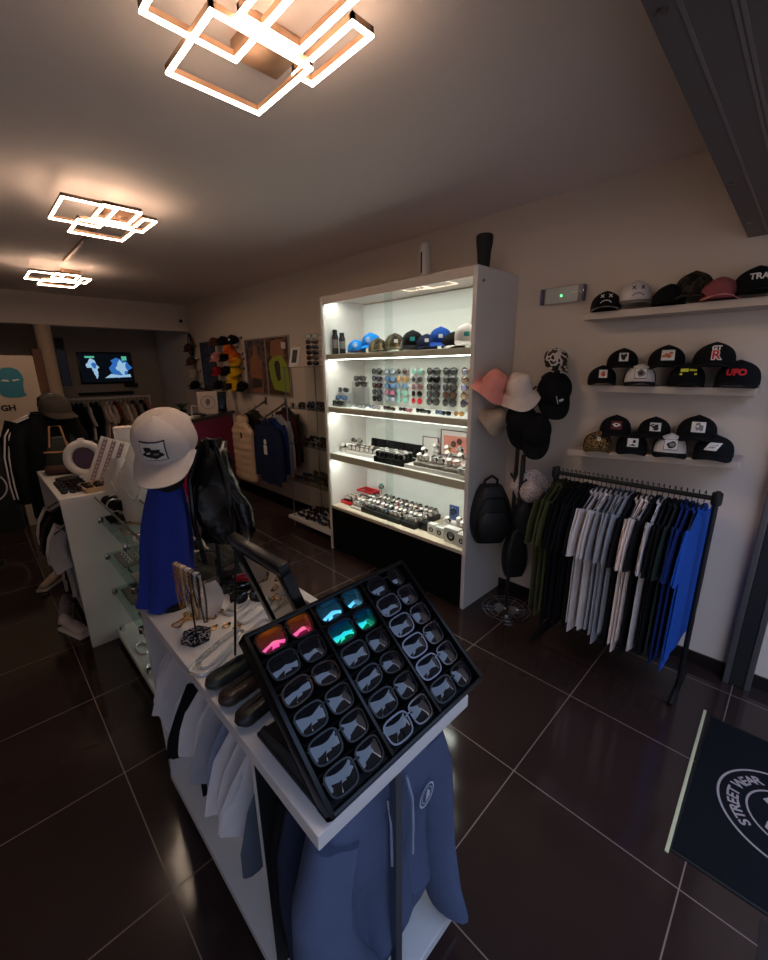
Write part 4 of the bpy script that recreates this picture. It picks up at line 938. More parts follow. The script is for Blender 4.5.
# hoodies on the front bar
def hoodie_tpl(seed, front=False):
    slv = ((0.165, -.075, .062), (.198, -.18, .062), (.208, -.32, .056), (.204, -.46, .053), (.196, -.58, .047), (.192, -.655, .038))
    slf = ((0.160, -.075, .062), (.215, -.17, .070), (.225, -.28, .068), (.185, -.42, .064), (.12, -.56, .058), (.06, -.68, .048))
    ps = garment_tpl(seed, W=.205, L=.53, t=.048, amp=.010, sleeve=slv, neck=.085, collar=False, sy=-.012, sway=.012, sleeve_l=slf if front else None)
    hd = MB(); rg = []
    for j in range(9):
        v = j/8; r = .115*sin(pi*(.16+.8*v))**.6
        rg.append([(r*cos(a)*1.05, .035+(.055*sin(a))*(1-.25*v)-.05*v*(sin(a) < 0), -.075+.115*v-.02*cos(2*a)) for a in [2*pi*i/22 for i in range(22)]])
    hd.loft(rg); hd.xf(T(0, -.01, -.005))
    ps.append(P('hood', hd.mesh('hood', [f_hood]), ('cloth',)))
    pk = MB(); pk.slab(lambda u, v: ((u-.5)*(.25-.07*v), -.062-.006*sin(pi*u), -.45+.16*v), 12, 6, (0, .008, 0));
    for s_ in (-1, 1):
        ps.append(P('drawstring', MB().tube([(s_*.035, -.050, -.06), (s_*.040, -.064, -.12), (s_*.042, -.066, -.20), (s_*.041, -.066, -.27-.03*s_)], .0038, 6).mesh('drawstring', [f_lblue]), ('cord',)))
    cf = MB(); cf.loft([ringpts(0, z, w, .05, seed, .004) for z, w in ((-.525, .205), (-.54, .196), (-.575, .194), (-.58, .196))]); ps.append(P('hem_band', cf.mesh('hem_band', [f_hood]), ('cloth',)))
    return ps
HOOD = hoodie_tpl(77, True); HOOD2 = hoodie_tpl(78)
def badge(tp):
    q = MB(); q.add(*[[(p[0]+.11, -.0605, p[1]-.185) for p in ring2d(.030, .0022, 32)[0]], ring2d(.030, .0022, 32)[1]])
    q.add(*[[(p[0]+.11, -.0607, p[1]-.185) for p in ring2d(.021, .001, 24)[0]], ring2d(.021, .001, 24)[1]])
    q.add(*[[(p[0]+.11, -.0609, p[1]-.185) for p in poly2d([(-.006, -.016), (.012, -.012), (.013, .004), (.002, .017), (-.003, .006)])[0]], poly2d([0]*5)[1]])
    return tp+[P('chest_emblem', q.mesh('chest_emblem', [mat('pale_print', (176, 180, 190), rough=.8)], False))]
inst(badge(HOOD), 'hoodie', T(.540, .570, .800) @ RZ(6) @ SC((1.03, 1, 1.03)), 'slate blue hoodie with round chest emblem hanging at the counter front', 'hoodie', 'hoodies at the counter front', dict(cloth=f_hood, cord=f_lblue))
inst(HOOD2, 'hoodie', T(.545, .648, .795) @ RZ(-4) @ SC((.96, .5, 1)), 'dark slate hoodie hanging directly behind the slate blue hoodie', 'hoodie', 'hoodies at the counter front', dict(cloth=f_hood2, cord=f_hood2))
inst(HOOD2, 'hoodie', T(.54, .705, .795) @ RZ(3) @ SC((.94, .5, 1)), 'near black hoodie hanging last in line against the inner panel', 'hoodie', 'hoodies at the counter front', dict(cloth=f_black, cord=f_black))

# ------------------------------------------------------------------ sloping tray of sunglasses
tl = Vector((.327, .785, 1.125)); blv = Vector((.327, .487, .880)); sl = tl-blv; SLEN = sl.length; sa = math.degrees(atan2(sl.z, sl.y)); TWd = .510
t = thing('sunglasses_tray', 'black sloping tray with eighteen pairs of sunglasses on the counter end', 'display tray', T(.327, .487, CZ))
TM = T(0, 0, .008) @ RX(sa)                     # local: x along the tray, y up the slope, z out of the face
ro = MB()
ro.box((0, 0, -.029), (TWd, SLEN, -.024))
obj('back_board', ro.xf(TM), black_velvet, t, smooth=False)
fr = MB(); w = .010
for lo, hi in (((0, 0, -.030), (TWd, w, .016)), ((0, SLEN-w, -.030), (TWd, SLEN, .016)), ((0, 0, -.030), (w, SLEN, .016)), ((TWd-w, 0, -.030), (TWd, SLEN, .016))): fr.box(lo, hi, .0012)
obj('rim', fr.xf(TM), black_gloss, t)
cw = (TWd-2*w)/3; rh = (SLEN-2*w)/6
for c in (1, 2): obj('column_divider', MB().box((w+c*cw-.004, w, -.024), (w+c*cw+.004, SLEN-w, .012), .001).xf(TM), black_gloss, t)
for r in range(1, 6):
    for c in range(3): obj('ledge', MB().box((w+c*cw+.004, w+r*rh-.003, -.024), (w+(c+1)*cw-.004, w+r*rh+.003, .008), .001).xf(TM), black_velvet, t)
obj('base_foot', MB().box((0.0, .012, .0005), (TWd-.03, .275, .012), .003), black_matt, t)
for x in (0.004, TWd-.045): obj('side_cheek', MB().prism([(.03, .0), (.27, .0), (.25, .03), (.08, .055)], 0, .008, T(x, 0, .0125) @ Matrix(((0, 0, 1, 0), (1, 0, 0, 0), (0, 1, 0, 0), (0, 0, 0, 1)))), black_matt, t, smooth=False)
obj('rear_strut', MB().box((.08, .255, .012), (.43, .263, .21), .002), black_matt, t)
kinds = [['square', 'square', 'wrap', 'square', 'square', 'square'], ['square', 'square', 'square', 'wrap', 'square', 'square'], ['round', 'square', 'square', 'square', 'square', 'square']]
lens_tray = lensmat('blue_black_lens', (14, 17, 24)); lens_tray.node_tree.nodes['Principled BSDF'].inputs['Coat Weight'].default_value = .2
fr_thin = mat('pewter_rim', (92, 90, 94), rough=.25, metal=.8)
lc = [[lens_fire]+[lens_tray]*5, [lens_ice, lens_green]+[lens_tray]*4, [lens_tray]*6]
fc = [[fr_tort, black_gloss, fr_tort, black_gloss, black_gloss, black_gloss], [black_gloss]*5+[fr_thin], [black_gloss, fr_thin, fr_thin, fr_thin, fr_thin, black_gloss]]
for c in range(3):
    for r in range(6):
        cx = w+(c+.5)*cw; y = SLEN-w-(r+1)*rh+.006
        M = T(.327, .487, CZ) @ TM @ T(cx, y+.002, .012) @ Matrix.Rotation(radians(3), 4, 'X') @ Matrix(((1, 0, 0, 0), (0, 0, 1, 0), (0, -1, 0, 0), (0, 0, 0, 1))) @ SC((1.08, .9, 1.10))
        d = {(0, 0): 'fiery pink and orange mirrored', (1, 0): 'icy blue mirrored', (1, 1): 'green and blue mirrored'}.get((c, r), {fr_tort: 'tortoise framed dark', fr_thin: 'thin pewter rimmed dark'}.get(fc[c][r], 'black framed dark'))
        glasses(kinds[c][r], M, '%s sunglasses in the sloping tray, %s from the top, %s column' % (d, ordn[r], ['first', 'middle', 'third'][c]), 'sunglasses in the sloping tray', lc[c][r], fc[c][r])

# ------------------------------------------------------------------ things on the counter top
ZT = CZ+.0008
t = thing('table_mirror', 'black framed table mirror leaning over the counter on a thin prop', 'mirror', T(.577, .94, ZT))
h = .392; ang = -18.5
MM = RY(ang)
fm = MB()
for lo, hi in (((-.014, -.137, 0), (.014, .137, .05)), ((-.014, -.137, h-.030), (.014, .137, h)), ((-.014, -.137, .05), (.014, -.103, h-.030)), ((-.014, .103, .05), (.014, .137, h-.030))): fm.box(lo, hi, .003)
obj('frame', fm.xf(T(0, 0, .004) @ MM), black_gloss, t)
obj('mirror_glass', MB().box((-.008, -.107, .05), (-.004, .099, h-.034)).xf(T(0, 0, .004) @ MM), mat('smoked_table_mirror', (120, 106, 92), rough=.03, metal=1, var=0), t, smooth=False)
obj('back_board', MB().box((-.003, -.107, .03), (.012, .107, h-.03)).xf(T(0, 0, .004) @ MM), black_matt, t, smooth=False)
obj('prop_rod', MB().tube([(-.157, .125, .002), (-.118, .130, .335)], .0035, 8), black_gloss, t)
obj('foot_bar', MB().box((-.01, -.13, 0), (.05, .13, .012), .002), black_matt, t)

leather = [mat('bottle_green_leather', (40, 48, 42), rough=.4, bump=.2, bscale=300), mat('dark_brown_leather', (54, 38, 32), rough=.4, bump=.2, bscale=300), mat('black_leather', (32, 29, 30), rough=.4, bump=.2, bscale=300)]
for i, (x, y, a) in enumerate(((.372, .985, 8), (.373, .905, 8), (.374, .820, 10))):
    q = MB(); rings = []
    for j in range(13):
        u = -1+2*j/12; k = max(.10, (1-abs(u)**7))**.5
        rings.append([(.072*u, .030*k*cos(b)*(1+.03*sin(17*u)), .022+.021*k*sin(b)*(1+.05*sin(13*u+b))*(1-.14*(sin(b) > 0)*(abs(cos(b)) < .35))) for b in [2*pi*n/18 for n in range(18)]])
    q.loft(rings)
    t = thing('spectacle_case', ['bottle green', 'dark brown', 'black'][i]+' soft leather spectacle case, '+['furthest from', 'middle one beside', 'closest to'][i]+' the sloping tray', 'spectacle case', T(x, y, ZT) @ RZ(a), 'spectacle cases on the counter')
    obj('case_body', q, leather[i], t)
    obj('zip', MB().tube([(-.07, 0, .033), (-.03, .001, .0415), (.03, .001, .0415), (.07, 0, .033)], .002, 6), black_gloss, t)
# necklace stand
t = thing('necklace_stand', 'small T-bar necklace stand on a black marbled hexagon foot', 'necklace stand', T(.372, 1.232, ZT))
marble = patchy('black_marble', [(22, 22, 24), (18, 18, 20), (150, 146, 142), (24, 24, 26)], 60, .25)
obj('hexagon_foot', MB().lathe([(.047, 0), (.047, .016), (.045, .018), (0, .0185)], 6), marble, t, smooth=False)
obj('pole', MB().tube([(0, 0, .016), (0, 0, .235)], .003, 8), dark_metal, t)
obj('cross_bar', MB().tube([(-.008, .075, .236), (.014, -.062, .236)], .006, 10), f_white, t)
def chain_mb(pts, r=.0016, link=.006):
    """a chain of small oval links along a path"""
    q = MB(); P_ = [Vector(p) for p in pts]; seg = []
    L = 0
    for a, b in zip(P_, P_[1:]):
        n = max(1, int((b-a).length/link+.5))
        for i in range(n): seg.append((a+(b-a)*(i+.5)/n, (b-a).normalized()))
    for i, (c, d) in enumerate(seg):
        s_ = d.orthogonal().normalized() if abs(d.z) > .9 else d.cross(Vector((0, 0, 1))).normalized()
        if i % 2: s_ = d.cross(s_)
        q.tube([c+d*link*.72*cos(2*pi*k/8)+s_*link*.36*sin(2*pi*k/8) for k in range(8)], r, 4, True)
    return q
hang = [('gold', gold), ('gold', gold), ('gold', gold), ('silver', silver), ('gold', gold), ('silver', silver), ('gold', gold), ('dark steel', dark_metal), ('silver', silver), ('dark steel', dark_metal)]
for i, (nm, m) in enumerate(hang):
    f = i/9; x, y, z = .364+.022*f, 1.303-.133*f, .236+ZT; L = .155-.04*(i % 3)
    q = chain_mb([(x-.007, y, z), (x-.0085, y, z-L*.6), (x-.004, y, z-L), (x+.004, y, z-L), (x+.0085, y, z-L*.6), (x+.007, y, z), (x+.002, y, z+.0065), (x-.004, y, z+.006), (x-.007, y, z)], .0012, .007)
    solo('necklace', q, m, '%s chain necklace hanging %s from the blue cloth on the small stand' % (nm, ordn[i]), 'necklace', 'necklaces on the T-bar stand')
# clear necklace bust beside it
q = MB(); q.slab(lambda u, v: ((u-.5)*(.10+.06*sin(pi*v)), .05*v-.02*sin(pi*u), .008+.15*v), 9, 9, (0, .004, 0))
frosted = mat('frosted_acrylic', (206, 200, 196), rough=.35, var=.02); frosted.node_tree.nodes['Principled BSDF'].inputs['Alpha'].default_value = .5
t = thing('necklace_bust', 'clear acrylic necklace bust behind the T-bar stand', 'display bust', T(.445, 1.325, ZT) @ RZ(-25) @ SC(.72)); obj('bust', q, frosted, t); obj('foot', MB().box((-.05, -.02, 0), (.05, .06, .008), .002), acrylic, t, smooth=False)
def loop(cx, cy, a, b, rot, n=60, z=.0045, wob=.0, s0=0, s1=2*pi):
    c, s_ = cos(radians(rot)), sin(radians(rot)); out = []
    for i in range(n+1):
        k = s0+(s1-s0)*i/n; cc, ss = cos(k), sin(k); x = a*abs(cc)**.75*(1 if cc > 0 else -1); y = b*abs(ss)**.5*(1 if ss > 0 else -1)*(1-.15*cc)+wob*sin(3*k); out.append((cx+x*c-y*s_, cy+x*s_+y*c, ZT+z))
    return out
for i, (cx, cy, a, b, rot, m, d) in enumerate(((.395, 1.115, .105, .034, 28, silver, 'thick silver curb chain laid in a long loop, nearest the spectacle cases'), (.585, 1.325, .10, .026, 24, silver, 'silver rope chain laid in a loop furthest from the cases'), (.585, 1.235, .085, .022, 20, silver, 'silver chain laid in a loop between bust and mirror'), (.52, 1.12, .07, .024, 30, silver, 'short silver chain looped at the mirror edge'),
                          (.68, 1.16, .05, .06, 20, silver, 'fine silver chain coiled behind the mirror'), (.71, 1.05, .03, .07, 10, silver, 'fine silver chain coiled by the far long edge of the counter'))):
    solo('chain_necklace', chain_mb(loop(cx, cy, a, b, rot, 70), .0025, .0095), m, d, 'chain', 'chains laid on the counter')
    if i < 2: solo('chain_necklace', chain_mb(loop(cx+.004, cy+.006, a*.8, b*.55, rot, 60), .0022, .0085), m, ['inner silver chain laid inside the thick curb chain', 'inner silver chain laid inside the rope chain'][i], 'chain', 'chains laid on the counter')
for i, (x, y, r, d) in enumerate(((.43, 1.36, 20, 'gold chain heap behind the hexagon foot'), (.47, 1.33, 30, 'gold chain heap between hexagon foot and silver loops'), (.385, 1.365, 10, 'gold chain lying by the hem of the blue cloth'))):
    solo('gold_chain', chain_mb(loop(x, y, .03+.01*i, .012, r+20, 30, .004, .006)+loop(x+.012, y+.004, .022, .014, r+60, 24, .007, .004), .0016, .007), gold, d, 'chain', 'gold chains on the counter')
for i, (x, y) in enumerate(((.43, 1.245), (.465, 1.225), (.485, 1.19))):
    t = thing('ring', 'gold ring %s from the hexagon foot among the chains' % ordn[i], 'ring', T(x, y, ZT+.0025), 'gold rings on the counter')
    obj('band', MB().tube([(.011*cos(2*pi*k/20), .011*sin(2*pi*k/20), 0) for k in range(20)], .0024, 6, True), gold, t); obj('stone', MB().ball((.012, 0, .003), .005, 8, 5), [gold, emb_black, gold][i], t)
for i, (x, y, a, k, l_, f, d) in enumerate(((.575, 1.40, -40, 'wrap', lens_dark, black_gloss, 'black wrap sunglasses lying nearest the black jacket'), (.585, 1.30, -35, 'wrap', lens_dark, black_gloss, 'black wrap sunglasses lying behind the mirror'), (.66, 1.42, -30, 'wrap', lens_red, fr_pink, 'red rimmed sunglasses on the counter near the mirror'), (.675, 1.33, -30, 'wrap', lens_brown, mat('red_acetate', (170, 30, 40), rough=.3), 'red and brown sunglasses lying closest to the mirror top'))):
    glasses(k, T(x, y, ZT+.0015) @ RZ(a) @ RX(-20), d, 'sunglasses lying on the counter', l_, f, True)

# head stand with blue cloth and white trucker cap
t = thing('head_stand', 'slim display head stand hidden under the blue cloth', 'display stand', T(.395, 1.505, ZT))
obj('stand_base', MB().lathe([(.07, 0), (.07, .008), (.01, .014), (.009, .40), (.0, .402)], 20), black_matt, t)
obj('head', MB().ball((.03, -.02, .52), (.070, .080, .115), 16, 10), black_matt, t)
q = MB(); rings = []
for j in range(16):
    v = j/15; z = .47-.465*v; r0 = .046+.045*v+.010*sin(v*5); 
    rings.append([(.03-.035*v+(r0*(1+.15*v))*cos(a)*(1+(.03+.10*v)*sin(6*a+2+v)+.06*v*sin(9*a)), -.02+.045*v+r0*1.0*sin(a)*(1+(.03+.12*v)*sin(5*a+1-v)+.05*v*sin(11*a)), z+.012*v*sin(3*a)) for a in [2*pi*i/48 for i in range(48)]])
for r in rings:
    for i in range(len(r)): r[i] = (r[i][0], r[i][1], max(r[i][2], .004))
q.loft(rings, False, False)
solo('blue_cloth', q, f_cloth, 'cobalt blue cloth draped from under the white trucker cap', 'cloth', M=T(.395, 1.505, ZT))
cap('trucker', T(.440, 1.475, 1.475) @ RZ(-37) @ RX(38) @ T(0, 0, -.03) @ SC(1.13), 'white mesh trucker cap with dark animal patch on the blue draped stand', None, front=f_white, crown_=mesh_white, brim=f_white)
# black glossy jacket on a stand
gl = mat('black_shiny_nylon', (12, 12, 13), rough=.22, var=.1, bump=.35, bscale=26, scale=20)
t = thing('bag_stand', 'thin dark stand carrying the shiny black bag at the counter far end', 'stand', T(.575, 1.50, ZT))
obj('foot', MB().lathe([(.075, 0), (.075, .008), (.012, .012), (.008, .02), (.008, .56), (.0, .561)], 20), black_matt, t); obj('arm', MB().tube([(0, 0, .55), (.0, -.03, .585), (.01, -.06, .58)], .007, 8), dark_metal, t)
t = thing('shiny_bag', 'shiny black nylon backpack hanging beside the white trucker cap', 'backpack', T(.578, 1.455, 1.075) @ RZ(-38))
q = MB(); rings = []
for j in range(15):
    v = j/14; w = .118*(sin(pi*(.14+.72*(v**.8))))**.5*(1-.60*v); d = .060*(sin(pi*(.1+.82*v)))**.5*(1-.25*v)
    rings.append([(w*abs(cos(a))**.7*(1 if cos(a) > 0 else -1)+.012*sin(7*v+2*a)+.006*sin(23*v+3*a)+.02*(1-v), d*abs(sin(a))**.8*(1 if sin(a) > 0 else -1)+.009*sin(9*v+5*a), .385*v) for a in [2*pi*i/32 for i in range(32)]])
obj('body', q.loft(rings), gl, t)
for s_ in (-1, 1): obj('strap', MB().tube([(s_*.03, -.04, .36), (s_*.06, -.075, .26), (s_*.065, -.075, .10), (s_*.06, -.055, .0), (s_*.055, -.05, -.06-.04*(s_ > 0))], .009, 8), gl, t)
obj('buckle', MB().box((-.075, -.075, .0), (-.05, -.06, .035), .004), black_gloss, t)
obj('top_flap', MB().slab(lambda u, v: ((u-.5)*.13*(1-.2*v), -.062+.075*v-.02*sin(pi*u), .24+.13*v+.02*sin(pi*v)), 12, 8, (0, .006, .004)), gl, t)
t = thing('clear_box', 'clear plastic box with dark goods at the far counter corner', 'box', T(.665, 1.535, ZT) @ RZ(8))
obj('box_walls', MB().box((-.085, -.03, 0), (.085, -.027, .10)).box((-.085, .027, 0), (.085, .03, .10)).box((-.085, -.027, 0), (-.082, .027, .10)).box((.082, -.027, 0), (.085, .027, .10)).box((-.085, -.03, 0), (.085, .03, .003)), acrylic, t, smooth=False)
obj('contents', MB().box((-.07, -.02, .003), (.07, .02, .05), .006), black_matt, t)
# ------------------------------------------------------------------ glass shelf unit between the two white counters
GX0, GX1, GY0, GY1 = .40, .80, 1.64, 2.905
t = thing('glass_display', 'low glass display with steel clamps between the two white counters', 'glass display', T((GX0+GX1)/2, (GY0+GY1)/2, 0))
MI = T(-(GX0+GX1)/2, -(GY0+GY1)/2, 0)
def gpart(name, mb, m, smooth=False): return obj(name, mb.xf(MI), m, t, None, smooth)
gpart('base_plate', MB().box((GX0, GY0, .045), (GX1, GY1, .08), .002), white)
gpart('plinth', MB().box((GX0+.06, GY0+.03, 0), (GX1-.06, GY1-.03, .045)), black_matt)
gz = [.36, .60, .84]
for z in gz: gpart('glass_shelf', MB().box((GX0+.02, GY0+.01, z-.008), (GX1-.02, GY1-.004, z)), glassmat('green_glass', (.80, .90, .86)))
gpart('glass_back', MB().box((GX1-.012, GY0+.01, .08), (GX1-.006, GY1-.004, 1.0)), glass)
gpart('glass_end', MB().box((GX0+.02, GY0+.003, .08), (GX1-.02, GY0+.009, .92)), glass)
for z in gz+[.08]:
    for y in (GY0+.05, GY0+.65, GY1-.05):
        gpart('clamp', MB().lathe([(.014, -.018), (.016, -.012), (.016, .012), (.014, .018)], 14, (GX0+.028, y, z+.012 if z < .1 else z-.004)), chrome, True)
gpart('rail', MB().tube([(GX0+.03, GY0+.02, .965), (GX0+.03, GY1, .965)], .006, 8).tube([(GX0+.20, GY0+.02, .965), (GX0+.20, GY1, .965)], .006, 8).tube([(GX0+.03, GY0+.03, .845), (GX0+.03, GY0+.03, .965)], .005, 8).tube([(GX0+.03, GY0+.65, .845), (GX0+.03, GY0+.65, .965)], .005, 8), steel, True)
q_ = random.Random(3)
def gchain(x, y, z, i, m, nm, lev):
    pts = [(x+.045*cos(a)*(1+.2*sin(2*a+i)), y+.11*sin(a), z+.004+.002*sin(3*a)) for a in [2*pi*k/40 for k in range(41)]]
    solo('chain_necklace', chain_mb(pts, .0022, .011), m, '%s chain on the %s glass shelf, %s from the tall white counter' % (nm, lev, ordn[i]), 'chain', 'chains on the glass shelves')
for lev, z in (('upper', gz[2]), ('middle', gz[1]), ('lower', gz[0])):
    k = 0
    for i in range(5):
        for j in range(2):
            m, nm = [(silver, 'silver'), (gold, 'gold'), (dark_metal, 'dark')][(i*2+j+len(lev)) % 3]
            gchain(GX0+.12+.15*j, GY1-.15-.23*i, z, k, m, nm, lev); k += 1
# bracelets standing on a black holder near the end panel
t = thing('bracelet_holder', 'black T-shaped bracelet holder on the upper glass shelf by the white end panel', 'bracelet holder', T(.50, 2.78, gz[2]+.0005))
obj('foot', MB().box((-.05, -.07, 0), (.05, .07, .012), .004), black_velvet, t); obj('stem', MB().tube([(0, 0, .01), (0, 0, .085)], .012, 10), black_velvet, t); obj('roll', MB().tube([(-.02, .09, .10), (.02, -.09, .10)], .032, 14), black_velvet, t)
for i in range(3): solo('bracelet', MB().tube([(.50+.012-.012*i+.037*cos(a), 2.83-.05*i, gz[2]+.1005+.037*sin(a)) for a in [2*pi*k/20 for k in range(20)]], .004, 6, True), [silver, dark_metal, silver][i], '%s bracelet round the black roll, %s from the end panel' % (['silver', 'dark', 'pale silver'][i], ordn[i]), 'bracelet', 'bracelets on the black roll')
for i in range(6):
    t = thing('jewellery_tray', 'grey jewellery tray on the %s glass shelf, %s of its shelf' % (['middle', 'lower'][i % 2], ordn[i//2]), 'tray', T(.60, 2.68-.36*(i//2), gz[1-(i % 2)]+.012))
    obj('tray_body', MB().box((-.15, -.12, 0), (.10, .12, .014), .003), mat('grey_felt', (120, 112, 106), rough=.95), t)
    obj('rings', MB().add([], []) if False else (lambda q: [q.tube([(-.11+.045*(n % 5)+.010*cos(a), -.09+.05*(n//5), .020+.010*sin(a)) for a in [2*pi*k/10 for k in range(10)]], .0022, 4, True) for n in range(18)] and q)(MB()), gold if i % 2 else silver, t)['kind'] = 'stuff'
solo('dark_pouch', MB().ball((0, 0, .032), (.05, .055, .032), 16, 9), mat('green_pouch', (38, 50, 46), rough=.8), 'dark green pouch on the white base plate of the glass display', 'pouch', M=T(.475, 1.95, .081))
solo('red_pouch', MB().ball((0, 0, .026), (.036, .045, .026), 14, 8), f_rust, 'rust red pouch beside the dark green pouch on the base plate', 'pouch', M=T(.50, 1.845, .081))
for i, (x, y) in enumerate(((.45, 2.30), (.46, 2.55), (.47, 1.72))):
    solo('silver_goods', chain_mb([(x+.03*cos(a), y+.07*sin(a), .087) for a in [2*pi*k/30 for k in range(31)]], .003, .012), silver, 'silver chain lying on the white base plate, %s of three' % ordn[i], 'chain', 'chains on the base plate')

# ------------------------------------------------------------------ tall white counter beyond
AX0, AX1, AY0, AY1, AZ = .262, .80, 2.912, 3.92, .985
t = thing('white_counter', 'tall white counter with plain end panel beyond the glass display', 'counter', T((AX0+AX1)/2, (AY0+AY1)/2, 0))
MI = T(-(AX0+AX1)/2, -(AY0+AY1)/2, 0)
obj('worktop', MB().box((AX0, AY0, AZ-.03), (AX1, AY1, AZ), .002).xf(MI), white, t, smooth=False)
for y in (AY0, AY1-.03): obj('end_panel', MB().box((AX0+.002, y+.001, 0), (AX1-.002, y+.029, AZ-.03), .002).xf(MI), white, t, smooth=False)
obj('base_shelf', MB().box((AX0+.03, AY0+.03, .08), (AX1-.002, AY1-.03, .11)).xf(MI), white, t, smooth=False)
obj('inner_panel', MB().box((AX1-.2, AY0+.03, .11), (AX1-.18, AY1-.03, AZ-.03)).xf(MI), white, t, smooth=False)
obj('clothes_bar', MB().tube([(AX0+.10, AY0+.03, .88), (AX0+.10, AY1-.03, .88)], .01, 8).xf(MI), steel, t)
for i, (m, nm) in enumerate(((f_grey, 'grey'), (f_white, 'white'), (f_black, 'black'), (f_charcoal, 'charcoal'), (f_black, 'second black'), (f_white, 'second white'))):
    inst(HANG, 'hanger', T(.40, 3.02+.11*i, .835) @ RZ(R_.uniform(-6, 6)), 'hanger below the tall white counter, %s from its end panel' % ordn[i], 'hanger', 'hangers below the tall counter')
    inst(TEE_S[i % 4], 't_shirt', T(.40, 3.02+.11*i, .829) @ RZ(R_.uniform(-6, 6)) @ SC((.8, 1.2, 1.1)), '%s T-shirt hanging below the tall white counter' % nm, 'T-shirt', 'T-shirts below the tall counter', dict(cloth=m))
for i, (y, m, d) in enumerate(((3.10, f_white, 'white'), (3.0, f_grey, 'grey'), (3.22, f_beige, 'beige'))):
    q = MB().box((-.05, -.12, 0), (.05, .03, .035), .014).ball((0, .02, .055), (.046, .06, .05), 14, 9)
    t = thing('trainer', '%s trainer on the floor beside the tall white counter' % d, 'shoe', T(.215, y+.4*i+.1, 0.0) @ RZ(20-30*i), 'trainers beside the tall counter')
    obj('sole', MB().box((-.045, -.14, 0), (.045, .12, .025), .010), white, t); u = MB(); rings = []
    for j in range(9):
        v = j/8; y_ = -.13+.235*v; hh = .035+.055*v**1.5; ww = .040*(sin(pi*(.12+.76*v)))**.4
        rings.append([(ww*cos(a), y_, .022+hh*(.5+.5*sin(a))) for a in [2*pi*k/16 for k in range(16)]])
    obj('upper', u.loft(rings), m, t); obj('laces', MB().tube([(-.02, -.04, .066), (.02, -.02, .074), (-.02, 0, .080), (.02, .02, .088)], .003, 6), emb_white, t)
ZA = AZ+.0008
# flat sunglasses by the panel edge
for i in range(8):
    glasses('wrap', T(.325+.075*(i % 2), 3.02+.085*(i//2), ZA) @ RZ(-15) @ SC((.6, .6, .75)), 'small dark sunglasses at the tall counter edge, %s pair row, %s' % (ordn[i//2], ['outer', 'inner'][i % 2]), 'sunglasses on the tall counter', lens_dark, [fr_tort, black_gloss][i % 2])
t = thing('wooden_tray', 'shallow pale wooden tray of ornaments on the tall white counter', 'tray', T(.50, 3.045, ZA) @ RZ(4))
wood = mat('pale_wood', (186, 150, 112), rough=.6, var=.15, scale=30)
obj('tray_base', MB().box((-.11, -.10, 0), (.11, .10, .006)), wood, t, smooth=False)
obj('tray_rim', MB().box((-.11, -.10, .006), (.11, -.092, .03)).box((-.11, .092, .006), (.11, .10, .03)).box((-.11, -.092, .006), (-.102, .092, .03)).box((.102, -.092, .006), (.11, .092, .03)), wood, t, smooth=False)
for i in range(6): solo('ornament', MB().ball((0, 0, .018), (.022, .018, .018), 10, 6), [fr_tort, black_matt, gold][i % 3], '%s ornament in the wooden tray, %s along' % (['tortoise', 'black', 'golden'][i % 3], ordn[i]), 'ornament', 'ornaments in the wooden tray', M=T(.43+.05*(i % 3), 3.0+.07*(i//3), ZA+.0065))
for i in range(4):
    solo('chain_necklace', chain_mb([(.60+.05*i+.03*cos(a), 3.06+.03*i+.10*sin(a), ZA+.005) for a in [2*pi*k/36 for k in range(37)]], .0022, .011), [silver, dark_metal, silver, gold][i], '%s chain on the tall white counter, %s from the wooden tray' % (['silver', 'dark', 'pale silver', 'gold'][i], ordn[i]), 'chain', 'chains on the tall counter')
solo('black_square', MB().box((-.055, -.055, 0), (.055, .055, .02), .003), black_matt, 'flat black square case near the ring shaped display', 'case', M=T(.385, 3.42, ZA) @ RZ(20))
# ring shaped white display, slanted card of rows, white box
t = thing('round_display', 'white round display ring with plum centre on the tall counter', 'display ring', T(.49, 3.40, ZA) @ RZ(-15) @ SC(.88))
obj('ring', MB().tube([(.105*cos(a), 0, .155+.115*sin(a)) for a in [2*pi*k/40 for k in range(40)]], .030, 12, True), white, t)
obj('disc', MB().lathe([(.085, 0), (.085, .006)], 32).xf(T(0, .01, .155) @ RX(90)), mat('plum_card', (84, 60, 82), rough=.7), t)
obj('stand', MB().box((-.05, -.04, 0), (.05, .04, .03), .004), white, t)
obj('knob', MB().lathe([(.02, .28), (.03, .29), (.02, .31), (0, .312)], 16), white, t)
t = thing('earring_display', 'slanted white earring panel with rows of small studs beside the white box', 'display panel', T(.515, 3.14, ZA) @ RZ(-22))
ep = RX(-12) @ RY(22)
obj('panel', MB().box((-.085, -.006, 0), (.085, .006, .30), .003).xf(ep), white, t)
st = MB()
for c in range(3):
    st.box((-.065+.048*c, -.0075, .01), (-.04+.048*c, -.006, .29))
obj('printed_columns', st.xf(ep), mat('mauve_card', (150, 124, 128), rough=.8), t, smooth=False)
sd = MB()
for r in range(11):
    for c in range(3): sd.ball((-.0525+.048*c, -.010, .025+.026*r), .005, 6, 4)
obj('studs', sd.xf(ep), silver, t)['kind'] = 'stuff'
t = thing('white_box', 'tall white carton standing behind the slanted earring panel', 'carton', T(.72, 3.24, ZA) @ RZ(-20)); obj('carton_body', MB().box((-.06, -.06, 0), (.06, .06, .335), .003), white, t); obj('lid_flap', MB().box((-.062, -.062, .336), (.062, .062, .342), .001), f_cream, t, smooth=False)
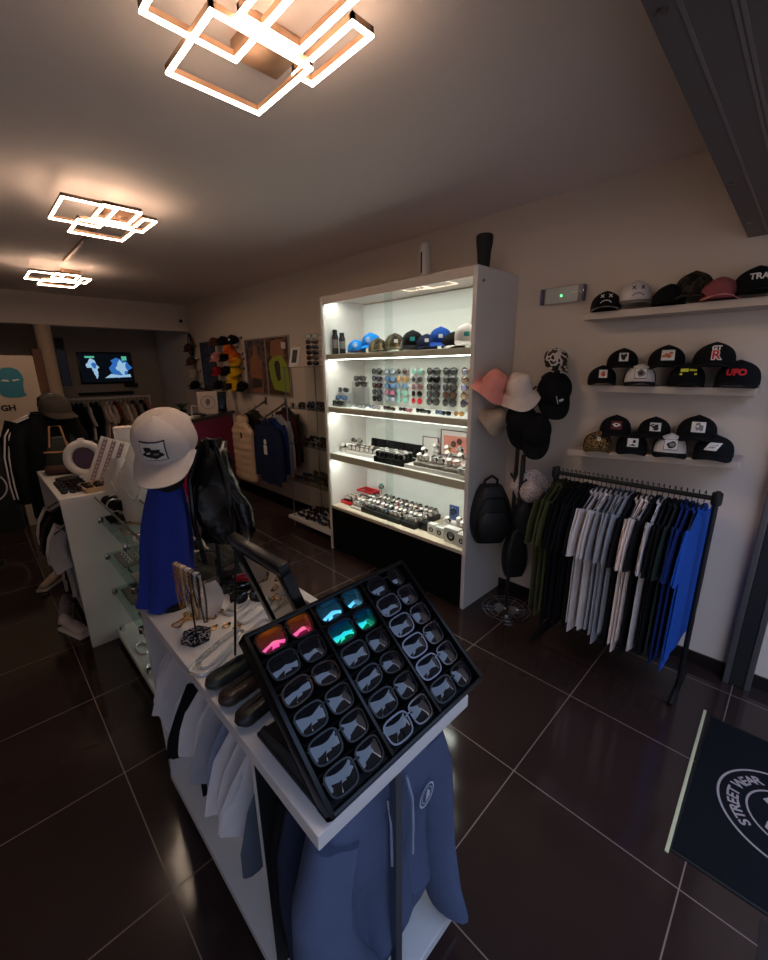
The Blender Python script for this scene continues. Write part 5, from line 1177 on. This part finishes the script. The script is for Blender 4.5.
for i, (x, y, d) in enumerate(((.585, 2.66, 'clear necklace bust nearest the white trucker cap on the glass display'), (.56, 2.84, 'clear necklace bust beside the earring panel'))):
    zb = gz[2]+.0005
    t = thing('clear_bust', d, 'display bust', T(x, y, zb) @ RZ(-25), 'clear busts on the glass display')
    q = MB(); q.slab(lambda u, v: ((u-.5)*(.13+.05*sin(pi*v))*(1-.55*max(0, v-.75)/.25), .03*v-.035*sin(pi*u), .35*v), 11, 11, (0, .005, 0))
    obj('bust', q, frosted, t); obj('foot', MB().box((-.07, -.05, 0), (.07, .06, .006), .002), acrylic, t, smooth=False)
    obj('draped_chain', chain_mb([(-.05, .02, .30), (-.045, -.005, .22), (-.02, -.022, .15), (0, -.026, .13), (.02, -.022, .15), (.045, -.005, .22), (.05, .02, .30)], .0022, .010), silver, t)
# dark cap on a head, jackets on a figure, green bag
t = thing('dark_head_stand', 'dark mannequin torso carrying the charcoal cap beyond the tall counter', 'mannequin', T(.46, 4.22, 0))
q = MB(); rings = []
for z, w, d in ((0, .16, .16), (.02, .16, .16), (.03, .03, .03), (.62, .03, .03), (.70, .15, .10), (.85, .16, .11), (1.05, .175, .12), (1.18, .19, .11), (1.25, .12, .08), (1.29, .055, .055), (1.33, .05, .055), (1.36, .07, .08), (1.44, .085, .095), (1.50, .075, .085), (1.53, .03, .03)):
    rings.append([(w*cos(a), d*sin(a), z) for a in [2*pi*k/24 for k in range(24)]])
obj('torso', q.loft(rings), black_matt, t)
cap('plain', T(.475, 4.17, 1.385) @ RZ(20) @ RX(16) @ SC(1.22), 'charcoal cap worn by the dark mannequin near the balaclava sign', None, front=mat('charcoal_felt', (66, 56, 46), rough=.9), name='baseball_cap')
JK = garment_tpl(91, W=.20, L=.80, t=.11, amp=.012, sleeve=((.17, -.06, .075), (.225, -.20, .075), (.245, -.40, .07), (.245, -.60, .06), (.24, -.66, .055)), neck=.07, collar=True)
jk = inst(JK, 'track_jacket', T(.385, 4.18, 1.385) @ RZ(8) @ SC((.92, .8, 1)), 'black track jacket with white sleeve stripes beside the balaclava sign', 'jacket', None, dict(cloth=f_black))
for s_ in (-1,):
    obj('sleeve_stripe', MB().tube([(s_*.10, -.075, -.02), (s_*.185, -.09, -.05), (s_*.250, -.10, -.14), (s_*.285, -.10, -.30), (s_*.295, -.095, -.52), (s_*.29, -.09, -.62)], .006, 6), f_white, jk)
    obj('sleeve_stripe', MB().tube([(s_*.10, -.06, -.005), (s_*.20, -.07, -.045), (s_*.275, -.085, -.14), (s_*.31, -.085, -.30), (s_*.318, -.08, -.52), (s_*.312, -.075, -.62)], .006, 6), f_white, jk)
t = thing('green_bag', 'dark green and brown bag standing at the end of the tall white counter', 'bag', T(.40, 3.70, ZA) @ RZ(-10))
obj('body', softbox(.095, .07, .26, seed=4, top=.55), mat('green_canvas', (42, 46, 34), rough=.9, bump=.2), t)
obj('base_band', softbox(.11, .08, .085, seed=9, top=.95), mat('brown_leather_band', (74, 44, 32), rough=.6), t)
obj('trim_strap', MB().tube([(-.085, -.075, .17), (0, -.085, .165), (.085, -.075, .175)], .006, 6).tube([(-.05, -.06, .20), (-.03, -.02, .34), (.03, -.02, .34), (.05, -.06, .20)], .006, 6), mat('tan_strap', (170, 112, 76), rough=.6), t)
for i, (x, y, h, m, d) in enumerate(((.50, 3.62, .10, black_matt, 'short black bottle beside the green bag'), (.545, 3.55, .14, black_gloss, 'tall black bottle beside the green bag'))):
    solo('bottle', MB().lathe([(.024, 0), (.026, .006), (.026, h*.7), (.012, h*.8), (.012, h), (0, h+.001)], 16), m, d, 'bottle', 'bottles by the green bag', M=T(x, y, ZA))
# ------------------------------------------------------------------ glass wall shelving beside the lit cabinet
GY0, GY1 = 3.075, 3.80
t = thing('glass_shelving', 'glass wall shelving packed with sunglasses beside the lit cabinet', 'shelving', T(2.51, (GY0+GY1)/2, 0))
MI = T(-2.51, -(GY0+GY1)/2, 0)
zz = [1.712, 1.315, .945, .553]
for z in zz: obj('glass_shelf', MB().box((2.30, GY0, z-.008), (2.72, GY1, z)).xf(MI), glassmat('shelf_glass', (.82, .84, .82)), t, smooth=False)
obj('white_base', MB().box((2.30, GY0, .09), (2.72, GY1+.06, .125), .002).xf(MI), white, t, smooth=False)
for x, y in ((2.33, GY1-.02), (2.33, GY0+.01), (2.70, GY1-.02), (2.70, GY0+.01)): obj('upright', MB().tube([(x, y, 0), (x, y, 1.712)], .006, 8).xf(MI), steel, t)
obj('glass_divider', MB().box((2.34, (GY0+GY1)/2-.003, .125), (2.72, (GY0+GY1)/2+.003, 1.70)).xf(MI), glass, t, smooth=False)
fk = [black_gloss, fr_tort, dark_metal, fr_tort, black_gloss, fr_clear, fr_blue, fr_tort]
fn = ['black', 'tortoise', 'dark metal', 'brown', 'glossy black', 'crystal', 'navy', 'amber brown']
lk = [lens_dark, lens_brown, lens_dark, lens_plum, lens_smoke, lens_dark, lens_dark, lens_brown]; kk = ['wrap', 'square', 'aviator', 'square', 'round']
lev = {1: 'upper', 2: 'middle', 3: 'lower', 4: 'white base'}
for li, z in ((1, zz[1]), (2, zz[2]), (3, zz[3]), (4, .125)):
    nx = 4 if li == 4 else 3
    for r in range(nx):
        for c in range(7):
            if li == 1 and (r == 0 and c in (1, 2)): continue
            i = (li*7+r*3+c*5) % 8
            glasses(kk[(c+r+li) % 5], T(2.36+(.36/nx)*r+.02*(c % 2), GY0+.07+.098*c, z+.001) @ RZ(-90+R_.uniform(-25, 25)) @ SC(.88), '%s sunglasses on the %s glass shelf, %s row, %s from the cabinet' % (fn[i], lev[li], ordn[r], ordn[c]), 'sunglasses on the glass shelving', lk[i], fk[i])
# tower of six sunglasses and leaning cards on top
t = thing('sunglasses_tower', 'slim clear tower holding six sunglasses on top of the glass shelving', 'display tower', T(2.45, 3.44, zz[0]+.0005))
obj('foot', MB().box((-.07, -.07, 0), (.07, .07, .008), .002), acrylic, t, smooth=False); obj('column', MB().box((-.004, -.02, .008), (.004, .02, .30)), acrylic, t, smooth=False)
for i in range(6):
    glasses('wrap', T(2.44, 3.44, zz[0]+.012+.049*i) @ RZ(-60) @ SC(.95), '%s sunglasses on the clear tower, %s from the top' % (['brown', 'black', 'silver', 'dark', 'brown tortoise', 'glossy'][i], ordn[5-i]), 'sunglasses on the clear tower', [lens_dark, lens_brown, lens_dark, lens_dark, lens_brown, lens_clear][i], [black_gloss, fr_tort, fr_tort, black_gloss, black_gloss, dark_metal][i], True)
for i, (y, d) in enumerate(((3.72, 'leaning white card with dark picture at the far end of the shelving top'), (3.115, 'leaning wine coloured card against the lit cabinet'))):
    t = thing('leaning_card', d, 'card', T(2.40, y, zz[0]+.001) @ RZ(-75) @ RX(-16), 'cards on the shelving top')
    obj('card', MB().box((-.06, -.003, 0), (.06, .003, .20), .001), white if i == 0 else wine, t, smooth=False); obj('printed_picture', MB().box((-.032, -.0042, .04), (.032, -.003, .17)), mat('dark_picture', (60, 44, 40), rough=.6), t, smooth=False)
# ------------------------------------------------------------------ sloping wall rails with clothes
def arm(y, label):
    t = thing('sloping_rail', label, 'rail', T(XW, y, 1.30))
    obj('wall_plate', MB().box((-.012, -.025, -.05), (-.0005, .025, .05), .003), steel, t); obj('bar', MB().tube([(-.012, 0, 0), (-.42, -.12, -.165)], .011, 10), steel, t)
    obj('stop_balls', MB().ball((-.42, -.12, -.155), .017, 10, 6), steel, t)
arm(4.93, 'steel sloping rail on the wall carrying the cream padded vest')
arm(4.45, 'steel sloping rail on the wall carrying the navy top')
VEST = garment_tpl(55, W=.235, L=.70, t=.05, amp=.006, neck=.10, sleeves=False)
v = MB(); rings = []
for j in range(43):
    s_ = j/42; z = -.72*s_; puff = .5+.5*abs(sin(s_*pi*8)); w = (.10+.15*min(1, s_/.16))*(1-.03*(1-puff)) if s_ < .16 else .25*(.94+.06*puff)
    dth = (.03+.03*min(1, s_/.1))*(.62+.38*puff)
    rings.append([(w*abs(cos(a))**.8*(1 if cos(a) > 0 else -1), dth*abs(sin(a))**.8*(1 if sin(a) > 0 else -1), z) for a in [2*pi*i/36 for i in range(36)]])
padded = mat('cream_padded_nylon', (204, 170, 140), rough=.6, bump=.15, bscale=60)
def wgar(name, label, cat, x, y, z, m, tpl, sc=1.0, rz=-90):
    inst(HANG, 'hanger', T(x, y, z+.004) @ RZ(rz), 'hanger of the '+label, 'hanger', 'hangers on the sloping rails')
    return inst(tpl, name, T(x, y, z) @ RZ(rz) @ SC(sc), label, cat, 'clothes on the sloping rails', dict(cloth=m))
LS = garment_tpl(61, W=.22, L=.66, t=.022, amp=.006, sleeve=((.18, -.07, .065), (.23, -.20, .062), (.245, -.40, .056), (.243, -.60, .045)), neck=.08)
t = thing('padded_vest', 'cream padded vest with small dark label at the front of the sloping rail', 'vest', T(2.30, 4.77, 1.10) @ RZ(-90), 'clothes on the sloping rails')
obj('body', MB().loft(rings), padded, t)
obj('hood', MB().loft([[(.11*k*cos(a), .055*sin(a)+.01, zq) for a in [2*pi*i/24 for i in range(24)]] for k, zq in ((.6, -.05), (1.05, -.02), (1.05, .02), (.8, .05), (.3, .06))]), padded, t)
obj('label', MB().box((.06, -.062, -.20), (.085, -.056, -.13), .001), black_matt, t, smooth=False)
obj('zip', MB().tube([(0, -.040, -.06), (0, -.060, -.20), (0, -.060, -.68)], .004, 6), f_beige, t)
inst(HANG, 'hanger', T(2.30, 4.77, 1.105) @ RZ(-90), 'hanger of the cream padded vest', 'hanger', 'hangers on the sloping rails')
for i, (x, m, d) in enumerate(((2.42, f_black, 'black jacket hanging right behind the cream padded vest'), (2.52, f_charcoal, 'charcoal jacket hanging second behind the cream padded vest'))):
    wgar('jacket', d, 'jacket', x, 4.80+.03*i, 1.15+.04*i, m, LS)
nv = wgar('long_sleeve_top', 'navy long sleeved top with pale swing tag on the second sloping rail', 'top', 2.30, 4.18, 1.13, f_navy, LS, 1.06)
obj('swing_tag', MB().box((-.035, -.036, -.34), (.03, -.032, -.24), .002).ball((0, -.034, -.205), (.028, .003, .032), 12, 6), emb_white, nv, smooth=False)
for i, (x, m, d) in enumerate(((2.39, f_blue2, 'deep blue top hanging behind the navy one'), (2.48, f_grey, 'pale grey top hanging behind the deep blue one'), (2.56, f_maroon, 'maroon top nearest the wall on the second rail'), (2.63, f_charcoal, 'charcoal top last against the wall on the second rail'))):
    wgar('long_sleeve_top', d, 'top', x, 4.20+.03*i, 1.155+.03*i, m, LS)
# ------------------------------------------------------------------ posters on the side wall
t = thing('poster_frame', 'wide framed pair of clothing photographs on the side wall beyond the cabinet', 'poster', T(XW, 4.82, 1.37))
w, h = .53, .70
obj('frame', MB().box((-.02, -w, 0), (-.0005, w, .016)).box((-.02, -w, h-.016), (-.0005, w, h)).box((-.02, -w, .016), (-.0005, -w+.016, h-.016)).box((-.02, w-.016, .016), (-.0005, w, h-.016)).box((-.02, -.012, .016), (-.0005, .012, h-.016)), mat('grey_poster_frame', (150, 140, 130), rough=.5), t, smooth=False)
skin = mat('tan_skin_print', (150, 96, 66), rough=.6, var=.25, scale=12); drk = mat('dark_print', (56, 44, 42), rough=.6, var=.4, scale=16)
def sheet(y0, y1, m, name): return obj(name, MB().box((-.012, y0, .016), (-.002, y1, h-.016)), m, t, smooth=False)
pA = sheet(.012, w-.016, patchy('violet_photo', [(74, 58, 56), (104, 78, 66), (92, 86, 104), (64, 50, 50)], 9, .5), 'photo'); pB = sheet(-w+.016, -.012, patchy('brown_photo', [(92, 66, 48), (70, 50, 40), (120, 86, 62)], 7, .5), 'photo')
def pp(pts, x=-.0128): return MB().add([(x, p[0], p[1]) for p in pts], [tuple(range(len(pts)))])
obj('printed_figure', pp([(.12, .03), (.14, .30), (.10, .42), (.20, .48), (.22, .60), (.30, .62), (.33, .52), (.42, .44), (.44, .20), (.40, .03)]), skin, pA, smooth=False)
obj('printed_shorts', pp([(.15, .10), (.15, .20), (.40, .22), (.42, .08)], -.0134), drk, pA, smooth=False)
obj('printed_figure', pp([(-.10, .48), (-.13, .66), (-.38, .66), (-.42, .46)]), skin, pB, smooth=False)
obj('printed_shirt', pp([(-.07, .22), (-.05, .40), (-.16, .47), (-.36, .48), (-.46, .38), (-.50, .16), (-.48, .05), (-.14, .08)], -.0134), mat('lime_print', (150, 160, 44), rough=.6, var=.08), pB, smooth=False)
obj('printed_face', pp([(-.20, .28), (-.18, .38), (-.21, .42), (-.28, .42), (-.31, .38), (-.31, .20), (-.24, .18), (-.21, .24)], -.014), drk, pB, smooth=False)
obj('printed_paper', pp([(-.36, .56), (-.36, .63), (-.46, .62), (-.45, .55)], -.014), f_white, pB, smooth=False)
t = thing('blue_poster', 'dark blue grey poster on the side wall behind the hanging caps', 'poster', T(XW, 6.56, 1.42)); obj('sheet', MB().box((-.01, -.25, 0), (-.0005, .25, .67)), patchy('blue_photo', [(50, 54, 66), (66, 72, 92), (40, 42, 52), (84, 80, 90)], 8, .5), t, smooth=False)
obj('frame', MB().box((-.014, -.26, -.01), (-.0005, .26, 0)).box((-.014, -.26, .67), (-.0005, .26, .68)).box((-.014, -.26, 0), (-.0005, -.25, .67)).box((-.014, .25, 0), (-.0005, .26, .67)), black_matt, t, smooth=False)
# caps hung on the side wall
gy = [6.02, 5.72, 5.44]; gzc = [2.07, 1.865, 1.675, 1.48]
gc = [[('brown', f_brown), ('black', f_black), ('glossy black', f_black)], [('blush pink', f_blush), ('black', f_black), ('orange', f_orange)], [('red', f_red), ('black', f_black), ('yellow', f_yellow)], [('black', f_black), ('dark', f_charcoal), ('yellow', f_yellow)]]
hk = [P('plate', MB().box((-.006, -.012, -.02), (-.0005, .012, .02)).mesh('plate', [dark_metal], False)), P('peg', MB().tube([(-.006, 0, 0), (-.07, 0, .0), (-.085, 0, .02)], .004, 6).mesh('peg', [dark_metal]))]
def wcap(y, z, nm, m, row, where_, brim=None):
    inst(hk, 'wall_hook', T(XW, y, z+.03), 'hook behind %s cap, %s, %s' % (nm, row, where_), 'hook', 'wall hooks')
    cap('badge' if nm in ('glossy black', 'blush pink') else 'plain', T(2.665, y+.09, z-.03) @ RZ(-60) @ RX(18) @ SC(.86), '%s cap on the side wall, %s, %s' % (nm, row, where_), 'caps on the side wall', front=m, brim=brim or m)
for r in range(4):
    for c in range(3):
        nm, m = gc[r][c]; wcap(gy[c], gzc[r], nm, m, rows[[0, 1, 2, 4][r]], ['column nearest the clock', 'middle column', 'column nearest the photographs'][c])
for r, (nm, m) in enumerate((('maroon', f_maroon), ('dark brown', f_brown), ('olive grey', f_beige), ('deep black', f_black))): wcap(6.98-.02*r, [2.03, 1.825, 1.645, 1.46][r], nm, m, rows[[0, 1, 2, 4][r]], 'separate column by the header wall')
for i, (y, z, m, nm) in enumerate(((5.58, 1.96, f_orange, 'orange'), (5.42, 1.80, f_yellow, 'amber'), (5.56, 1.58, f_yellow, 'bright yellow'), (5.30, 1.475, f_black, 'small black'))): wcap(y, z, nm, m, 'tucked between rows', '%s of four by the photographs' % ordn[i])
t = thing('wall_clock', 'round black rimmed wall clock high by the header wall', 'clock', T(2.70, 7.12, 2.08) @ RZ(-12))
obj('rim', MB().tube([(0, .135*cos(a), .165*sin(a)) for a in [2*pi*k/36 for k in range(36)]], .016, 8, True), black_gloss, t); obj('face', MB().lathe([(.13, 0), (.13, .004)], 32).xf(RY(-90)), recess_m, t); obj('back_mount', MB().box((.004, -.03, -.03), (.036, .03, .03)), black_matt, t, smooth=False)
obj('hands', MB().box((-.008, -.004, -.01), (-.005, .004, .10)).box((-.008, -.06, -.004), (-.005, .01, .004)), black_matt, t, smooth=False)
solo('black_pole', MB().tube([(0, -.45, -.02), (0, .45, .03)], .013, 8).tube([(0, -.38, -.02), (.066, -.38, -.02)], .008, 6).tube([(0, .3, .02), (.066, .3, .02)], .008, 6), black_matt, 'thin black pole fixed level on the side wall under the dark cap', 'pole', M=T(2.672, 6.90, 1.41))
t = thing('security_camera', 'small white security camera where the header meets the side wall', 'camera', T(2.64, 7.198, 2.47)); obj('bracket', MB().box((-.03, -.05, -.03), (.03, -.0005, .03), .004), white, t); obj('camera_body', MB().tube([(0, -.03, 0), (-.07, -.17, -.045)], .034, 14), white, t); obj('lens', MB().tube([(-.071, -.172, -.0455), (-.076, -.182, -.048)], .026, 14), black_gloss, t)
# ------------------------------------------------------------------ magenta till counter
mag = mat('magenta_laminate', (158, 20, 82), rough=.35, var=.05)
t = thing('till_counter', 'magenta fronted till counter with dark top near the side wall', 'counter', T(1.86, 5.10, 0) @ RZ(math.degrees(atan2(.75, .88))))
L = 1.06
obj('front_panel', MB().box((0, 0, .06), (L, .03, 1.09)), mag, t, smooth=False); obj('return_panel', MB().box((0, .03, .06), (.03, .55, 1.09)), mag, t, smooth=False); obj('plinth', MB().box((.02, .02, 0), (L, .5, .06)), black_matt, t, smooth=False)
obj('worktop', MB().box((-.03, -.04, 1.09), (L-.35, .42, 1.13), .003).box((.6,-.04,1.09),(L,.06,1.13),.003), mat('dark_worktop', (40, 30, 28), rough=.3), t, smooth=False)
tm = T(1.86, 5.10, 1.1305) @ RZ(math.degrees(atan2(.75, .88)))
t = thing('framed_notice', 'pale framed notice with faint drawing standing on the till counter', 'frame', tm @ T(.58, .10, 0) @ RZ(-60)); obj('card', MB().box((-.12, -.006, 0), (.12, .006, .29), .002), f_cream, t, smooth=False)
obj('drawing', MB().add([(p[0], -.0068, p[1]+.15) for p in blob(0, 0, .028, .05, 5)], [tuple(range(14))]).add([(p[0], -.0068, p[1]+.15) for p in ring2d(.085, .003, 24)[0]], ring2d(.085, .003, 24)[1]), emb_grey, t, smooth=False); obj('foot', MB().box((-.06, .006, 0), (.06, .07, .006)), acrylic, t, smooth=False)
t = thing('card_terminal', 'upright black device standing on the till counter beside the vest', 'device', tm @ T(.90, .06, 0) @ RZ(-60)); obj('body', MB().box((-.055, -.02, 0), (.055, .02, .27), .006), black_gloss, t); obj('screen', MB().box((-.045, -.0215, .04), (.045, -.02, .25)), mat('dark_screen', (18, 18, 20), rough=.1), t, smooth=False)
for i, (m, hgt) in enumerate(((black_gloss, .17), (f_brown, .14), (white, .15), (black_matt, .12))): solo('bottle', MB().lathe([(.022, 0), (.024, .005), (.024, hgt*.65), (.010, hgt*.78), (.010, hgt), (0, hgt+.001)], 14), m, '%s small bottle on the till counter, %s from the framed notice' % (['black', 'brown', 'white', 'dark'][i], ordn[i]), 'bottle', 'bottles on the till counter', M=tm @ T(.68+.052*i, .09, 0))
t = thing('till_keyboard', 'low dark keyboard and pad on the till counter behind the white trucker cap', 'keyboard', tm @ T(.25, .12, 0)); obj('slab', MB().box((-.16, -.07, 0), (.16, .07, .025), .006), black_gloss, t); obj('pad', MB().box((-.10, -.05, .025), (.10, .05, .04), .006), dark_metal, t)
t = thing('white_phone', 'white handset standing on the till counter edge', 'phone', tm @ T(.10, .04, 0)); obj('cradle', MB().box((-.06, -.03, 0), (.10, .04, .03), .006), white, t); obj('handset', MB().tube([(-.045, 0, .025), (-.04, 0, .13), (-.02, 0, .15), (.09, 0, .14)], .009, 8), white, t)
t = thing('potted_plant', 'small dark plant pot among the till clutter', 'plant', tm @ T(.35, .33, 0)); obj('pot', MB().lathe([(.04, 0), (.055, .08), (.05, .08), (.0, .07)], 18), black_matt, t)
lf = MB()
for i in range(16):
    a = i*2.4; lf.slab(lambda u, v: ((u-.5)*.02*sin(pi*(.1+.85*v))*cos(a)+.10*v*sin(a), (u-.5)*.02*sin(pi*(.1+.85*v))*sin(a)-.10*v*cos(a), .075+.15*v-.07*v*v), 3, 6, (0, 0, .001))
obj('leaves', lf, mat('dark_leaf', (38, 62, 36), rough=.6), t)
# ------------------------------------------------------------------ recess at the back: television and clothes rail
t = thing('television', 'wall television showing blue and white figures in the back recess', 'TV', T(1.86, YB, 1.745))
obj('body', MB().box((-.41, -.06, -.27), (.41, -.02, .27), .006), black_gloss, t); obj('wall_mount', MB().box((-.12, -.02, -.1), (.12, -.0005, .1)), black_matt, t, smooth=False)
def scr(name, col, st): return emission(name, lin(col), st)
sc = obj('screen', MB().box((-.385, -.0615, -.235), (.385, -.060, .245)), scr('tv_dark', (10, 14, 20), TV_E), t, smooth=False)
def tvp(pts, z=0): return MB().add([(p[0], -.0622-z, p[1]) for p in pts], [tuple(range(len(pts)))])
bl_, pl_, gr_ = scr('tv_blue', (50, 110, 190), TV_E), scr('tv_pale', (160, 200, 230), TV_E), scr('tv_green', (90, 190, 160), TV_E)
for nm, pts, m in (('shown_banner', [(-.30, .17), (-.30, .20), (-.16, .20), (-.16, .17)], gr_), ('shown_banner', [(.25, .13), (.25, .20), (.33, .20), (.33, .13)], gr_)): obj(nm, tvp(pts, .0003), m, sc, smooth=False)
for nm, pts, m, zq in (('shown_figure', blob(-.20, .06, .07, .09, 51, k=.5), pl_, .0), ('shown_figure', blob(-.19, .05, .035, .05, 52), bl_, .0006), ('shown_figure', blob(-.17, -.08, .03, .09, 53, k=.4), pl_, .0003), ('shown_figure', blob(.20, .0, .16, .14, 54, k=.35), bl_, 0), ('shown_figure', blob(.24, .0, .09, .10, 55, k=.5), pl_, .0006), ('shown_ground', [(-.05, -.17), (.05, -.10), (.20, -.13), (.35, -.11), (.36, -.16)], pl_, .0009)): obj(nm, tvp(pts, zq), m, sc, smooth=False)
t = thing('media_box', 'small black media box on the wall under the television corner', 'media box', T(2.20, YB, 1.44)); obj('body', MB().box((-.10, -.10, -.03), (.10, -.0005, .03), .004), black_matt, t); obj('front', MB().box((-.09, -.102, -.02), (.09, -.10, .02)), black_gloss, t, smooth=False)
solo('sound_bar', MB().box((-.42, -.08, -.025), (.42, -.0005, .025), .012), black_matt, 'long black sound bar on the recess wall under the television', 'speaker', M=T(1.80, YB, 1.31))
t = thing('garment_rail', 'white clothes rail in the back recess under the television', 'clothes rail', T(1.62, 7.95, 0))
obj('rail', MB().tube([(-.62, 0, 1.275), (.62, 0, 1.275)], .016, 10), white, t)
for s_ in (-1, 1): obj('post', MB().tube([(s_*.60, 0, .03), (s_*.60, 0, 1.275)], .016, 10), white, t); obj('foot', MB().tube([(s_*.60, -.22, .016), (s_*.60, .22, .016)], .015, 8), white, t)
bk = [('black', f_black)]*4+[('white', f_white), ('black', f_black), ('black', f_black), ('cream', f_cream), ('cream', f_cream), ('white', f_white), ('rust', f_rust), ('beige', f_beige), ('cream', f_cream), ('beige', f_beige), ('brown', f_brown), ('grey', f_grey), ('black', f_black), ('blush', f_blush)]
for i, (nm, m) in enumerate(bk):
    x = 1.06+.064*i
    inst(HANG, 'hanger', T(x, 7.95, 1.215) @ RZ(90), 'hanger on the recess rail, %s from the column' % (ordn[i] if i < 16 else ordn[i-16]+' past sixteen'), 'hanger', 'hangers in the recess')
    inst(TEE_S[i % 4] if i != 17 else LS, 't_shirt', T(x, 7.95, 1.208) @ RZ(90) @ SC((1.1, 1, 1.2)), '%s garment on the recess rail, %s from the column' % (nm, ordn[i] if i < 16 else ordn[i-16]+' past sixteen'), 'garment', 'garments on the recess rail', dict(cloth=m))
# balaclava sign and black podium by the left edge
t = thing('podium', 'black podium with a thin white circle on its front, below the balaclava sign', 'podium', T(-.155, 6.12, 0))
obj('body', MB().box((-.345, -.20, 0), (.345, .20, 1.02), .004), black_matt, t); obj('printed_circle', MB().add([(p[0]+.115, -.2012, p[1]+.52) for p in ring2d(.165, .007, 48)[0]], ring2d(.165, .007, 48)[1]), f_white, t, smooth=False)
t = thing('balaclava_sign', 'pale upright sign with a teal balaclava print standing on the black podium', 'sign', T(.10, 6.10, 1.0205))
obj('board', MB().box((-.60, -.015, .0), (.50, .015, .845), .003), mat('sign_board', (180, 158, 138), rough=.7, var=.03), t, smooth=False)
tl_ = mat('teal_print', (48, 118, 134), rough=.7)
bal = [(-.13, -.20), (-.15, -.16), (-.14, -.05), (-.155, .0), (-.16, .06), (-.13, .14), (-.06, .19), (.02, .195), (.09, .17), (.13, .10), (.14, .03), (.12, -.05), (.115, -.15), (.14, -.20), (.06, -.225), (-.06, -.225)]
obj('printed_balaclava', MB().add([(p[0]*.76+.275, -.0165, p[1]*.76+.575) for p in bal], [tuple(range(len(bal)))]), tl_, t, smooth=False)
obj('printed_eye_slit', MB().add([(p[0]*.76+.275, -.0175, p[1]*.76+.575) for p in [(-.11, .01), (-.09, .03), (-.03, .025), (-.02, .012), (-.03, .0)]], [(0, 1, 2, 3, 4)]).add([(p[0]*.76+.275, -.0175, p[1]*.76+.575) for p in [(.10, .02), (.08, .035), (.02, .025), (.01, .012), (.02, .003)]], [(0, 1, 2, 3, 4)]), f_cream, t, smooth=False)
tx = text2d('GH', .085, .004); obj('printed_lettering', MB().add([(p[0]+.20, -.0165, p[1]+.295) for p in tx[0]], tx[1]), emb_black, t, smooth=False)
t = thing('wooden_board', 'tall narrow brown wooden board standing beside the cream column', 'board', T(.755, 7.12, 0)); obj('board', MB().box((-.05, -.015, 0), (.05, .015, 1.98), .003), mat('brown_wood', (120, 74, 48), rough=.6, var=.25, scale=9), t, smooth=False); obj('edge_strip', MB().box((-.065, -.012, 0), (-.05, .012, 1.98)), black_matt, t, smooth=False)
solo('cream_board', MB().box((-.035, -.40, 0), (.035, .40, 1.0), .003), mat('cream_laminate', (158, 138, 118), rough=.6, var=.03), 'cream low side board standing on the floor by the black podium', 'board', M=T(.265, 6.4, 0), smooth=False)
t = thing('floor_socket', 'square flush floor socket set in the tiles by the podium', 'floor socket', T(-.13, 4.95, 0)); obj('plate', MB().box((-.10, -.10, 0), (.10, .10, .003), .001), mat('socket_plate', (52, 42, 38), rough=.4), t, smooth=False); obj('lid_line', MB().box((-.08, -.08, .003), (.08, .08, .0042)), skirt_m, t, smooth=False)
t = thing('tall_mirror', 'narrow dark tinted mirror panel hanging beside the cream column', 'mirror', T(1.030, 7.30, 1.72)); obj('frame', MB().box((-.055, 0, -.22), (.055, .018, .42), .003), dark_metal, t, smooth=False); obj('mirror_glass', MB().box((-.045, -.001, -.21), (.045, 0, .41)), mat('smoked_mirror', (90, 92, 96), rough=.05, metal=1), t, smooth=False)
